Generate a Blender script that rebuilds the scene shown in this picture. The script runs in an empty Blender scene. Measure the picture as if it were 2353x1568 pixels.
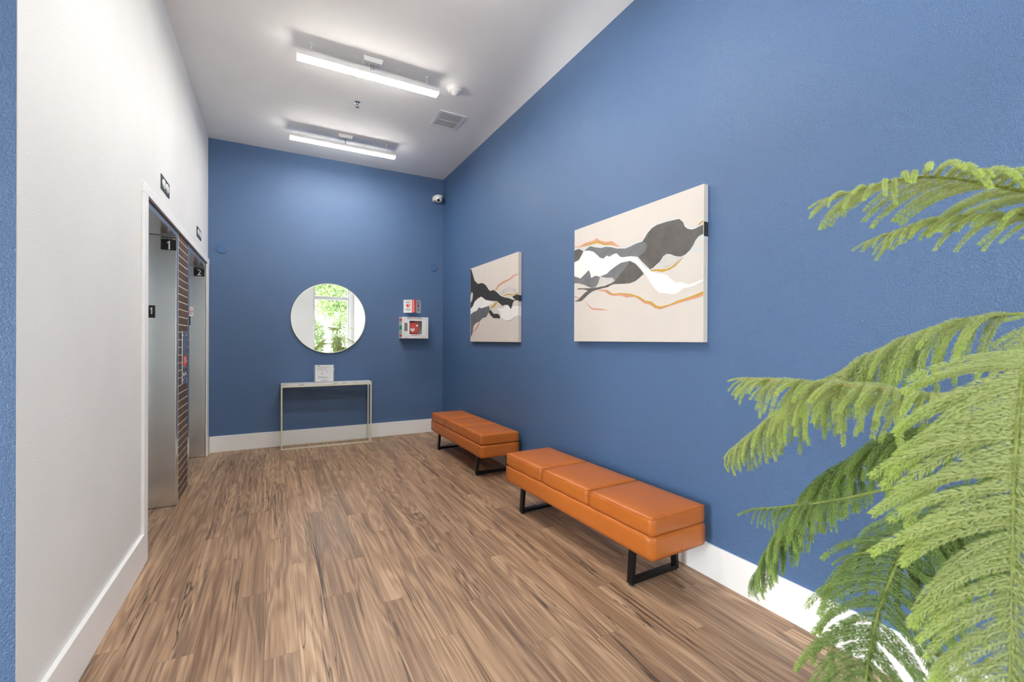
import bpy, bmesh, math, random
import numpy as np
from mathutils import Vector, Matrix

random.seed(7)
rng = np.random.default_rng(7)
SC = bpy.context.scene
COL = SC.collection

# ------------------------------------------------------------------ camera
cam_data = bpy.data.cameras.new('camera')
cam = bpy.data.objects.new('camera', cam_data)
COL.objects.link(cam)
CAM_POS = Vector((0.0, 0.0, 1.29))
yaw, pitch, roll = 0.489655, -0.002076, 0.004268
FWD = Vector((math.sin(yaw) * math.cos(pitch), math.cos(yaw) * math.cos(pitch), math.sin(pitch)))
RGT = Vector((math.cos(yaw), -math.sin(yaw), 0))
UPV = RGT.cross(FWD)
R2 = math.cos(roll) * RGT + math.sin(roll) * UPV
U2 = -math.sin(roll) * RGT + math.cos(roll) * UPV
M = Matrix((R2, U2, -FWD)).transposed().to_4x4()
M.translation = CAM_POS
cam.matrix_world = M
cam_data.sensor_width = 36.0
cam_data.sensor_fit = 'HORIZONTAL'
cam_data.lens = 36.0 * 1024.38 / 2353.0
cam_data.clip_start = 0.02
cam_data.dof.use_dof = True
cam_data.dof.focus_distance = 3.4
cam_data.dof.aperture_fstop = 5.0
SC.camera = cam

# ------------------------------------------------------------------ world, sun, exposure
world = bpy.data.worlds.new('sky')
SC.world = world
world.use_nodes = True
wn = world.node_tree
wn.nodes.clear()
w_out = wn.nodes.new('ShaderNodeOutputWorld')
w_bg = wn.nodes.new('ShaderNodeBackground')
w_bg.inputs['Color'].default_value = (0.90, 0.96, 1.0, 1)
w_bg.inputs['Strength'].default_value = 6.5
wn.links.new(w_bg.outputs[0], w_out.inputs[0])

sun_d = bpy.data.lights.new('sun', 'SUN')
sun_d.energy = 4.5
sun_d.angle = math.radians(0.6)
sun_d.color = (1.0, 0.95, 0.86)
sun = bpy.data.objects.new('sun', sun_d)
COL.objects.link(sun)
sun.rotation_euler = (math.radians(-42), 0, math.radians(-20))
# added unseen spot standing in for reflected sun: brightens a wedge of the ceiling
gl_d = bpy.data.lights.new('added_glint_spot', 'SPOT')
gl_d.energy = 2500.0
gl_d.color = (1.0, 0.98, 0.95)
gl_d.spot_size = math.radians(15)
gl_d.spot_blend = 0.8
gl_d.shadow_soft_size = 0.22
gl_o = bpy.data.objects.new('added_glint_spot', gl_d)
COL.objects.link(gl_o)
gl_o.location = (0.0, -8.2, 0.9)
gl_o.rotation_euler = (Vector((2.0, 3.0, 3.85)) - gl_o.location).to_track_quat('-Z', 'Y').to_euler()

SC.view_settings.view_transform = 'Standard'
SC.view_settings.look = 'None'
SC.view_settings.gamma = 1.0
SC.view_settings.use_curve_mapping = False
SC.view_settings.exposure = 1.94
try:
    SC.cycles.use_denoising = True
    SC.cycles.max_bounces = 7
    SC.cycles.diffuse_bounces = 5
    SC.cycles.use_adaptive_sampling = True
    SC.cycles.adaptive_threshold = 0.03
    SC.cycles.sample_clamp_indirect = 8.0
    SC.cycles.caustics_reflective = False
    SC.cycles.caustics_refractive = False
except Exception:
    pass

# ------------------------------------------------------------------ measures of the place (metres)
XL, XR, YF, ZC = -0.664, 2.109, 6.052, 3.559
YW = -2.0            # inner face of the window wall behind the camera
XLOB = -4.2          # far left wall of the lobby
YB = 1.828           # front of the blue return wall on the left
BB = 0.182           # baseboard height
LENS_STRENGTH = 26.5

# ------------------------------------------------------------------ helpers
def link(o, parent=None):
    COL.objects.link(o)
    if parent is not None:
        o.parent = parent
    return o

def tag(o, label=None, cat=None, group=None, kind=None):
    if label: o['label'] = label
    if cat: o['category'] = cat
    if group: o['group'] = group
    if kind: o['kind'] = kind
    return o

def thing(name, label, cat, loc=(0, 0, 0), rz=0.0, group=None):
    o = bpy.data.objects.new(name, None)
    o.empty_display_size = 0.05
    link(o)
    o.location = loc
    o.rotation_euler = (0, 0, rz)
    return tag(o, label, cat, group)

class MB:
    """collects geometry, then links it as ONE mesh object"""
    def __init__(s):
        s.v = []; s.f = []
    def add(s, vs, fs):
        n = len(s.v)
        s.v += [tuple(x) for x in vs]
        s.f += [tuple(i + n for i in f) for f in fs]
        return s
    def box(s, x0, x1, y0, y1, z0, z1):
        vs = [(x0, y0, z0), (x1, y0, z0), (x1, y1, z0), (x0, y1, z0), (x0, y0, z1), (x1, y0, z1), (x1, y1, z1), (x0, y1, z1)]
        fs = [(0, 3, 2, 1), (4, 5, 6, 7), (0, 1, 5, 4), (1, 2, 6, 5), (2, 3, 7, 6), (3, 0, 4, 7)]
        return s.add(vs, fs)
    def tube(s, pts, r, n=8, closed=False):
        pts = [Vector(q) for q in pts]
        rs = r if isinstance(r, (list, tuple)) else [r] * len(pts)
        rings = []
        prev = None
        N = len(pts)
        for i, q in enumerate(pts):
            if closed:
                t = pts[(i + 1) % N] - pts[i - 1]
            else:
                t = pts[min(i + 1, N - 1)] - pts[max(i - 1, 0)]
            t.normalize()
            if prev is None:
                a = Vector((0, 0, 1)) if abs(t.z) < 0.9 else Vector((1, 0, 0))
                u = t.cross(a).normalized()
            else:
                u = (prev - t * prev.dot(t)).normalized()
            prev = u
            w = t.cross(u)
            rings.append([q + rs[i] * (math.cos(2 * math.pi * k / n) * u + math.sin(2 * math.pi * k / n) * w) for k in range(n)])
        vs = [v for ring in rings for v in ring]
        fs = []
        for i in range(N if closed else N - 1):
            j = (i + 1) % N
            for k in range(n):
                l = (k + 1) % n
                fs.append((i * n + k, i * n + l, j * n + l, j * n + k))
        if not closed:
            fs.append(tuple(range(n - 1, -1, -1)))
            fs.append(tuple((N - 1) * n + k for k in range(n)))
        return s.add(vs, fs)
    def lathe(s, prof, c=(0, 0, 0), n=32, axis='z'):
        """prof: list of (radius, height); closed at both ends where radius is 0"""
        vs = []; fs = []
        for r, h in prof:
            for k in range(n):
                a = 2 * math.pi * k / n
                x, y = r * math.cos(a), r * math.sin(a)
                p = (x, y, h) if axis == 'z' else ((x, h, y) if axis == 'y' else (h, x, y))
                vs.append((p[0] + c[0], p[1] + c[1], p[2] + c[2]))
        for i in range(len(prof) - 1):
            for k in range(n):
                l = (k + 1) % n
                fs.append((i * n + k, i * n + l, (i + 1) * n + l, (i + 1) * n + k))
        fs.append(tuple(range(n - 1, -1, -1)))
        fs.append(tuple((len(prof) - 1) * n + k for k in range(n)))
        return s.add(vs, fs)
    def prism(s, poly, o, ex, ey, ez, d):
        """polygon in the plane (ex, ey) at o, extruded by d along ez"""
        o, ex, ey, ez = Vector(o), Vector(ex), Vector(ey), Vector(ez)
        n = len(poly)
        a = [o + ex * u + ey * v for u, v in poly]
        b = [q + ez * d for q in a]
        fs = [tuple(range(n - 1, -1, -1)), tuple(range(n, 2 * n))]
        for i in range(n):
            j = (i + 1) % n
            fs.append((i, j, n + j, n + i))
        return s.add(a + b, fs)
    def build(s, name, mat, parent=None, bevel=0.0, smooth=False, segs=2):
        me = bpy.data.meshes.new(name)
        me.from_pydata(s.v, [], s.f)
        bm = bmesh.new(); bm.from_mesh(me)
        bmesh.ops.remove_doubles(bm, verts=bm.verts, dist=1e-6)
        bmesh.ops.recalc_face_normals(bm, faces=bm.faces)
        if bevel > 0:
            es = [e for e in bm.edges if len(e.link_faces) == 2 and e.calc_face_angle(0) > 0.5]
            bmesh.ops.bevel(bm, geom=es, offset=bevel, segments=segs, profile=0.6, affect='EDGES')
        bm.to_mesh(me); bm.free()
        if mat: me.materials.append(mat)
        if smooth:
            me.shade_smooth()
        o = bpy.data.objects.new(name, me)
        return link(o, parent)

def smooth_by_angle(o, ang=0.7):
    me = o.data
    bm = bmesh.new(); bm.from_mesh(me)
    for f in bm.faces: f.smooth = True
    for e in bm.edges:
        if len(e.link_faces) == 2 and e.calc_face_angle(0) > ang: e.smooth = False
    bm.to_mesh(me); bm.free()
    return o

def rounded_box(hx, hy, hz, r, n=(16, 10, 6), crown=0.0):
    """rounded box about the origin, with a slight crown on its top"""
    vs = {}; verts = []; faces = []
    nx, ny, nz = n
    def pos(c):
        p = Vector(((2 * c[0] / nx - 1) * hx, (2 * c[1] / ny - 1) * hy, (2 * c[2] / nz - 1) * hz))
        q = Vector((max(-(hx - r), min(hx - r, p.x)), max(-(hy - r), min(hy - r, p.y)), max(-(hz - r), min(hz - r, p.z))))
        d = p - q
        if d.length > 1e-9: p = q + d.normalized() * r
        if p.z > 0 and crown:
            p.z += crown * (p.z / hz) * max(0, 1 - (p.x / hx) ** 4) * max(0, 1 - (p.y / hy) ** 4)
        return p
    def vid(c):
        if c not in vs:
            vs[c] = len(verts); verts.append(pos(c))
        return vs[c]
    for i in range(nx):
        for j in range(ny):
            faces.append((vid((i, j, 0)), vid((i, j + 1, 0)), vid((i + 1, j + 1, 0)), vid((i + 1, j, 0))))
            faces.append((vid((i, j, nz)), vid((i + 1, j, nz)), vid((i + 1, j + 1, nz)), vid((i, j + 1, nz))))
    for i in range(nx):
        for k in range(nz):
            faces.append((vid((i, 0, k)), vid((i + 1, 0, k)), vid((i + 1, 0, k + 1)), vid((i, 0, k + 1))))
            faces.append((vid((i, ny, k)), vid((i, ny, k + 1)), vid((i + 1, ny, k + 1)), vid((i + 1, ny, k))))
    for j in range(ny):
        for k in range(nz):
            faces.append((vid((0, j, k)), vid((0, j, k + 1)), vid((0, j + 1, k + 1)), vid((0, j + 1, k))))
            faces.append((vid((nx, j, k)), vid((nx, j + 1, k)), vid((nx, j + 1, k + 1)), vid((nx, j, k + 1))))
    return verts, faces

def text_obj(name, s, size, o, ex, ey, mat, parent, align='CENTER', squash=1.0):
    cu = bpy.data.curves.new('t', 'FONT')
    cu.body = s; cu.size = size; cu.align_x = align; cu.align_y = 'CENTER'
    cu.resolution_u = 3; cu.extrude = 0.0002
    ob = bpy.data.objects.new('t', cu)
    me = bpy.data.meshes.new_from_object(ob)
    bpy.data.objects.remove(ob); bpy.data.curves.remove(cu)
    ex, ey = Vector(ex).normalized(), Vector(ey).normalized()
    m = Matrix((ex * squash, ey, ex.cross(ey))).transposed().to_4x4()
    m.translation = Vector(o)
    me.transform(m)
    me.materials.clear(); me.materials.append(mat)
    me.name = name
    return link(bpy.data.objects.new(name, me), parent)

# ------------------------------------------------------------------ materials
class NT:
    def __init__(s, name):
        s.m = bpy.data.materials.new(name); s.m.use_nodes = True
        s.t = s.m.node_tree; s.t.nodes.clear()
        s.out = s.n('ShaderNodeOutputMaterial')
    def n(s, typ, **kw):
        nd = s.t.nodes.new(typ)
        for k, v in kw.items(): setattr(nd, k, v)
        return nd
    def l(s, a, b): s.t.links.new(a, b)
    def math(s, op, a, b=None, c=None):
        nd = s.n('ShaderNodeMath', operation=op)
        for i, x in enumerate((a, b, c)):
            if x is None: continue
            if isinstance(x, (int, float)): nd.inputs[i].default_value = x
            else: s.l(x, nd.inputs[i])
        return nd.outputs[0]
    def noise(s, vec, scale, detail=2.0, rough=0.5, dist=0.0):
        nd = s.n('ShaderNodeTexNoise')
        nd.inputs['Scale'].default_value = scale; nd.inputs['Detail'].default_value = detail
        nd.inputs['Roughness'].default_value = rough; nd.inputs['Distortion'].default_value = dist
        if vec is not None: s.l(vec, nd.inputs['Vector'])
        return nd.outputs[0]
    def ramp(s, fac, stops):
        nd = s.n('ShaderNodeValToRGB'); cr = nd.color_ramp
        while len(cr.elements) > 1: cr.elements.remove(cr.elements[0])
        cr.elements[0].position = stops[0][0]; cr.elements[0].color = stops[0][1]
        for p, c in stops[1:]:
            e = cr.elements.new(p); e.color = c
        s.l(fac, nd.inputs[0])
        return nd.outputs[0]
    def mix(s, fac, a, b, blend='MIX'):
        nd = s.n('ShaderNodeMix', data_type='RGBA', blend_type=blend)
        for i, x in ((0, fac), (6, a), (7, b)):
            if isinstance(x, (int, float)): nd.inputs[i].default_value = x
            elif isinstance(x, tuple): nd.inputs[i].default_value = x
            else: s.l(x, nd.inputs[i])
        return nd.outputs[2]
    def mapping(s, vec, scale, loc=None):
        nd = s.n('ShaderNodeMapping'); nd.inputs['Scale'].default_value = scale
        if loc is not None: nd.inputs['Location'].default_value = loc
        s.l(vec, nd.inputs[0]); return nd.outputs[0]
    def coords(s, which='Object'): return s.n('ShaderNodeTexCoord').outputs[which]
    def bsdf(s, color, rough=0.5, metal=0.0, spec=0.5, bump=None, bstr=0.3, bdist=0.002, coat=0.0, crough=0.2):
        b = s.n('ShaderNodeBsdfPrincipled')
        for key, x in (('Base Color', color), ('Roughness', rough), ('Metallic', metal), ('Specular IOR Level', spec), ('Coat Weight', coat), ('Coat Roughness', crough)):
            if isinstance(x, (int, float)): b.inputs[key].default_value = x
            elif isinstance(x, tuple): b.inputs[key].default_value = x
            else: s.l(x, b.inputs[key])
        if bump is not None:
            bn = s.n('ShaderNodeBump'); bn.inputs['Strength'].default_value = bstr; bn.inputs['Distance'].default_value = bdist
            s.l(bump, bn.inputs['Height']); s.l(bn.outputs[0], b.inputs['Normal'])
        s.l(b.outputs[0], s.out.inputs[0])
        return b

def C(r, g, b): return (r, g, b, 1.0)
def srgb(r, g, b):
    f = lambda c: (c / 12.92 if c <= 0.04045 else ((c + 0.055) / 1.055) ** 2.4)
    return (f(r / 255), f(g / 255), f(b / 255), 1.0)

def m_plain(name, col, rough=0.5, metal=0.0, spec=0.5, var=0.04, scale=30.0):
    t = NT(name)
    n = t.noise(t.coords(), scale, 3)
    dark = tuple(c * (1 - var) for c in col[:3]) + (1.0,)
    lite = tuple(min(1, c * (1 + var)) for c in col[:3]) + (1.0,)
    t.bsdf(t.ramp(n, [(0.35, dark), (0.65, lite)]), rough, metal, spec)
    return t.m

def m_wall(name, col, rough, spec, bstr, scale=85.0):
    """rolled paint over knock-down texture"""
    t = NT(name)
    co = t.coords()
    peel = t.noise(co, scale, 2.5, 0.55, 0.6)
    plate = t.ramp(peel, [(0.36, C(0, 0, 0)), (0.56, C(1, 1, 1))])
    fine = t.noise(co, scale * 4.2, 2)
    hgt = t.math('ADD', plate, t.math('MULTIPLY', fine, 0.35))
    big = t.noise(co, 1.7, 3)
    d = tuple(c * 0.95 for c in col[:3]) + (1.0,)
    t.bsdf(t.ramp(big, [(0.3, d), (0.7, col)]), rough, 0, spec, hgt, bstr, 0.0018)
    return t.m

BLUE = m_wall('blue_wall_paint', srgb(72, 105, 148), 0.39, 0.75, 0.8, 165.0)
GREIGE = m_wall('greige_wall_paint', C(0.42, 0.415, 0.40), 0.6, 0.35, 0.25, 170)
WHITE = m_wall('white_wall_paint', C(0.79, 0.785, 0.775), 0.6, 0.35, 0.28, 170)
CEIL = m_plain('ceiling_paint', C(0.90, 0.895, 0.885), 0.8, 0, 0.25, 0.015, 3)
TRIM = m_plain('trim_paint', C(0.90, 0.895, 0.885), 0.38, 0, 0.45, 0.01, 6)
BLACKM = m_plain('black_metal', C(0.008, 0.008, 0.009), 0.3, 0, 0.3, 0.1)
BLACK = m_plain('black_plastic', C(0.01, 0.01, 0.01), 0.4, 0, 0.5, 0.1)
RUBBER = m_plain('dark_rubber', C(0.05, 0.055, 0.06), 0.6)
WPLAST = m_plain('white_plastic', C(0.82, 0.81, 0.79), 0.4, 0, 0.45, 0.01)
WENAM = m_plain('white_enamel', C(0.80, 0.80, 0.80), 0.35, 0, 0.5, 0.01)
LETTER = m_plain('white_lettering', C(0.85, 0.85, 0.84), 0.5, 0, 0.4, 0.01)
INK = m_plain('dark_ink', C(0.03, 0.035, 0.05), 0.5)
GREYINK = m_plain('grey_print', C(0.32, 0.33, 0.36), 0.6)
BLUEINK = m_plain('blue_print', C(0.08, 0.13, 0.35), 0.6)
RED = m_plain('signal_red', C(0.72, 0.06, 0.04), 0.4)
DRED = m_plain('red_nylon', C(0.70, 0.075, 0.06), 0.5, 0, 0.4, 0.15, 60)
GREEN = m_plain('safety_green', C(0.02, 0.30, 0.16), 0.5)
PALE = m_plain('pale_label', C(0.62, 0.64, 0.58), 0.5)
CHROME = m_plain('chrome', C(0.6, 0.6, 0.6), 0.18, 1.0)
SATIN = m_plain('satin_metal', C(0.55, 0.54, 0.52), 0.3, 1.0)
GOLD = m_plain('pale_gold_metal', C(0.80, 0.74, 0.58), 0.34, 0.55, 0.5, 0.03)
PAPER = m_plain('paper', C(0.86, 0.86, 0.86), 0.7, 0, 0.3, 0.01)
GREYPLATE = m_plain('dark_grey_plate', C(0.055, 0.055, 0.052), 0.4, 0.3)
LAMPDOME = m_plain('white_lens_dome', C(0.75, 0.74, 0.72), 0.25, 0, 0.5, 0.02)
ALU = m_plain('grey_window_frame', C(0.62, 0.62, 0.63), 0.4, 0, 0.5, 0.02)
BLUEP = m_wall('blue_cover_paint', srgb(70, 106, 153), 0.42, 0.5, 0.15)
ASPHALT = m_plain('pale_paving', C(0.45, 0.44, 0.42), 0.9, 0, 0.2, 0.15, 2)
BARK = m_plain('bark', C(0.16, 0.12, 0.085), 0.9, 0, 0.2, 0.3, 8)
GROUT = m_plain('pale_grout', C(0.78, 0.72, 0.62), 0.8)
POT = m_plain('grey_ceramic', C(0.35, 0.35, 0.36), 0.5)
SOIL = m_plain('soil', C(0.05, 0.035, 0.025), 0.95, 0, 0.2, 0.4, 60)
STAKE = m_plain('bamboo_stake', C(0.22, 0.19, 0.09), 0.6, 0, 0.4, 0.2)

def make_steel():
    t = NT('brushed_steel')
    co = t.coords()
    g = t.noise(t.mapping(co, (500, 500, 4)), 1.0, 2)
    sm = t.noise(co, 3.0, 3)
    rough = t.math('ADD', 0.24, t.math('MULTIPLY', g, 0.04))
    col = t.mix(sm, C(0.76, 0.76, 0.765), C(0.84, 0.84, 0.835))
    b = t.bsdf(col, rough, 1.0, 0.5)
    b.inputs['Anisotropic'].default_value = 0.5
    tg = t.n('ShaderNodeTangent', direction_type='RADIAL', axis='Z'); t.l(tg.outputs[0], b.inputs['Tangent'])
    return t.m
STEEL = make_steel()

def make_leather():
    t = NT('tan_leather')
    co = t.coords()
    big = t.noise(co, 9, 4, 0.6)
    fine = t.noise(t.mapping(co, (60, 14, 60)), 1.0, 4, 0.6)
    a = t.mix(big, srgb(184, 101, 38), srgb(202, 116, 46))
    c = t.mix(t.math('MULTIPLY', fine, 0.45), a, srgb(164, 82, 30))
    grain = t.noise(co, 480, 2)
    t.bsdf(c, t.math('ADD', 0.28, t.math('MULTIPLY', big, 0.12)), 0, 0.42, t.math('ADD', grain, t.math('MULTIPLY', t.noise(co, 22, 2), 2.0)), 0.12, 0.0012)
    return t.m
LEATHER = make_leather()

def make_wood():
    t = NT('plank_wood')
    co = t.coords()
    at = t.n('ShaderNodeAttribute', attribute_name='rnd')
    rnd = at.outputs['Fac']
    comb = t.n('ShaderNodeCombineXYZ')
    t.l(t.math('MULTIPLY', rnd, 61.7), comb.inputs[0]); t.l(t.math('MULTIPLY', rnd, 37.3), comb.inputs[1]); t.l(t.math('MULTIPLY', rnd, 91.1), comb.inputs[2])
    va = t.n('ShaderNodeVectorMath', operation='ADD')
    t.l(co, va.inputs[0]); t.l(comb.outputs[0], va.inputs[1])
    v = va.outputs[0]
    # cathedral rings
    n1 = t.noise(t.mapping(v, (8.0, 0.55, 1)), 1.0, 2.0, 0.5, 0.5)
    ring = t.math('SINE', t.math('MULTIPLY', n1, 75.0))
    ring = t.math('ADD', t.math('MULTIPLY', ring, 0.5), 0.5)
    n2 = t.noise(t.mapping(v, (210, 3.2, 1)), 1.0, 3, 0.6)          # fine fibres
    n5 = t.noise(t.mapping(v, (70, 0.9, 1)), 1.0, 4, 0.65, 0.2)       # grain lines
    n3 = t.noise(t.mapping(v, (14, 0.42, 1)), 1.0, 3, 0.55, 0.25)      # broad bands
    fac = t.math('ADD', t.math('ADD', t.math('MULTIPLY', ring, 0.13), t.math('MULTIPLY', n2, 0.40)), t.math('ADD', t.math('MULTIPLY', n3, 0.34), t.math('MULTIPLY', n5, 0.42)))
    col = t.ramp(fac, [(0.40, srgb(98, 73, 55)), (0.55, srgb(142, 111, 86)), (0.69, srgb(172, 139, 110)), (0.86, srgb(204, 172, 140))])
    # dark mineral streaks
    n4 = t.noise(t.mapping(v, (19, 0.55, 1)), 1.0, 3.5, 0.6, 1.0)
    st = t.math('ABSOLUTE', t.math('SUBTRACT', n4, 0.5))
    st = t.ramp(st, [(0.0, C(1, 1, 1)), (0.019, C(0, 0, 0))])
    mask = t.ramp(t.noise(t.mapping(v, (4.0, 1.0, 1)), 1.0, 2), [(0.44, C(0, 0, 0)), (0.58, C(1, 1, 1))])
    col = t.mix(t.math('MULTIPLY', t.math('MULTIPLY', st, mask), 0.95), col, srgb(48, 39, 34))
    # soft dark smudges
    sm = t.ramp(t.noise(t.mapping(v, (13, 0.7, 1)), 1.0, 3, 0.55, 0.4), [(0.52, C(0, 0, 0)), (0.72, C(1, 1, 1))])
    col = t.mix(t.math('MULTIPLY', sm, 0.6), col, srgb(92, 72, 60))
    # each plank a little lighter or darker
    fr = t.math('FRACT', t.math('MULTIPLY', rnd, 7.31))
    tone = t.mix(fr, C(0.90, 0.89, 0.885), C(1.08, 1.07, 1.06))
    col = t.mix(1.0, col, tone, 'MULTIPLY')
    t.bsdf(col, t.math('ADD', 0.36, t.math('MULTIPLY', n2, 0.16)), 0, 0.5, t.math('ADD', n2, t.math('MULTIPLY', st, -0.6)), 0.12, 0.0008)
    return t.m
WOOD = make_wood()

def make_brick():
    t = NT('brown_glazed_brick')
    co = t.coords('Object')
    oi = t.n('ShaderNodeObjectInfo')
    n = t.noise(t.mapping(co, (20, 60, 8)), 1.0, 4, 0.6)
    a = t.ramp(n, [(0.3, srgb(88, 70, 57)), (0.7, srgb(116, 95, 79))])
    col = t.mix(1.0, a, t.mix(oi.outputs['Random'], C(0.8, 0.8, 0.8), C(1.15, 1.12, 1.1)), 'MULTIPLY')
    t.bsdf(col, 0.55, 0, 0.3, n, 0.2, 0.001)
    return t.m
BRICK = make_brick()

def make_marble():
    t = NT('white_marble')
    co = t.coords()
    n = t.noise(t.mapping(co, (3, 14, 3)), 1.0, 5, 0.6, 1.2)
    v = t.math('ABSOLUTE', t.math('SUBTRACT', n, 0.5))
    t.bsdf(t.ramp(v, [(0.0, C(0.50, 0.50, 0.52)), (0.05, C(0.78, 0.77, 0.75)), (1.0, C(0.84, 0.83, 0.81))]), 0.3)
    return t.m
MARBLE = make_marble()

def make_mirror():
    t = NT('mirror_silver')
    b = t.bsdf(C(0.93, 0.94, 0.94), 0.0, 1.0)
    return t.m
MIRROR = make_mirror()

def make_clear(name, tint=(0.97, 0.98, 0.98, 1), refl=0.06):
    t = NT(name)
    tr = t.n('ShaderNodeBsdfTransparent'); tr.inputs[0].default_value = tint
    gl = t.n('ShaderNodeBsdfGlossy'); gl.inputs['Roughness'].default_value = 0.02
    mx = t.n('ShaderNodeMixShader'); mx.inputs[0].default_value = refl
    t.l(tr.outputs[0], mx.inputs[1]); t.l(gl.outputs[0], mx.inputs[2]); t.l(mx.outputs[0], t.out.inputs[0])
    return t.m
GLASS = make_clear('window_glass')
ACRYLIC = make_clear('acrylic', (0.985, 0.99, 0.995, 1), 0.035)

def make_lens():
    t = NT('lit_lens')
    e = t.n('ShaderNodeEmission'); e.inputs[0].default_value = C(1.0, 0.965, 0.90)
    e.inputs[1].default_value = LENS_STRENGTH
    t.l(e.outputs[0], t.out.inputs[0])
    return t.m
LENS = make_lens()

def make_needles(name, old, young, trans=0.35):
    t = NT(name)
    at = t.n('ShaderNodeAttribute', attribute_name='tip')
    co = t.coords('Object')
    n = t.noise(co, 40, 2)
    f = t.math('MULTIPLY', t.math('POWER', at.outputs['Fac'], 3.0), 1.0)
    col = t.mix(f, old, young)
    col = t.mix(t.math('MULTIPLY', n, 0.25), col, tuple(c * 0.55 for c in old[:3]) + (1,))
    p = t.n('ShaderNodeBsdfPrincipled'); p.inputs['Roughness'].default_value = 0.32
    t.l(col, p.inputs['Base Color'])
    tr = t.n('ShaderNodeBsdfTranslucent'); t.l(col, tr.inputs[0])
    mx = t.n('ShaderNodeMixShader'); mx.inputs[0].default_value = trans
    t.l(p.outputs[0], mx.inputs[1]); t.l(tr.outputs[0], mx.inputs[2]); t.l(mx.outputs[0], t.out.inputs[0])
    return t.m
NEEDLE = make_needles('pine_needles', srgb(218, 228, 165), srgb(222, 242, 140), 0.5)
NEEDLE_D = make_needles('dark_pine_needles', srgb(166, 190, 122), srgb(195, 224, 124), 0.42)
LEAF = make_needles('tree_leaves', srgb(84, 106, 56), srgb(140, 155, 90), 0.5)
TWIG = m_plain('green_twig', srgb(140, 150, 80), 0.6, 0, 0.3, 0.15, 40)
DRYTWIG = m_plain('dry_twig', srgb(190, 140, 85), 0.7, 0, 0.3, 0.15, 40)

PAINT = {
    'canvas': m_plain('canvas_beige', srgb(206, 198, 191), 0.75, 0, 0.25, 0.012, 8),
    'dark': m_plain('charcoal_paint', srgb(92, 88, 85), 0.6, 0, 0.35, 0.12, 12),
    'grey': m_plain('grey_paint', srgb(112, 113, 116), 0.6, 0, 0.35, 0.10, 12),
    'white': m_plain('white_paint', srgb(228, 227, 225), 0.6, 0, 0.35, 0.015, 10),
    'halo': m_plain('pale_grey_paint', srgb(196, 201, 203), 0.6, 0, 0.35, 0.06, 14),
    'wash': m_plain('grey_wash_paint', srgb(190, 187, 184), 0.6, 0, 0.35, 0.10, 14),
    'pink': m_plain('terracotta_paint', srgb(203, 148, 125), 0.6, 0, 0.35, 0.06, 14),
    'ochre': m_plain('ochre_paint', srgb(190, 150, 50), 0.6, 0, 0.35, 0.06, 14),
    'black': m_plain('black_paint', srgb(52, 52, 53), 0.6, 0, 0.35, 0.1, 12),
    'blackgrey': m_plain('slate_paint', srgb(98, 100, 104), 0.6, 0, 0.35, 0.1, 12),
}

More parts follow.
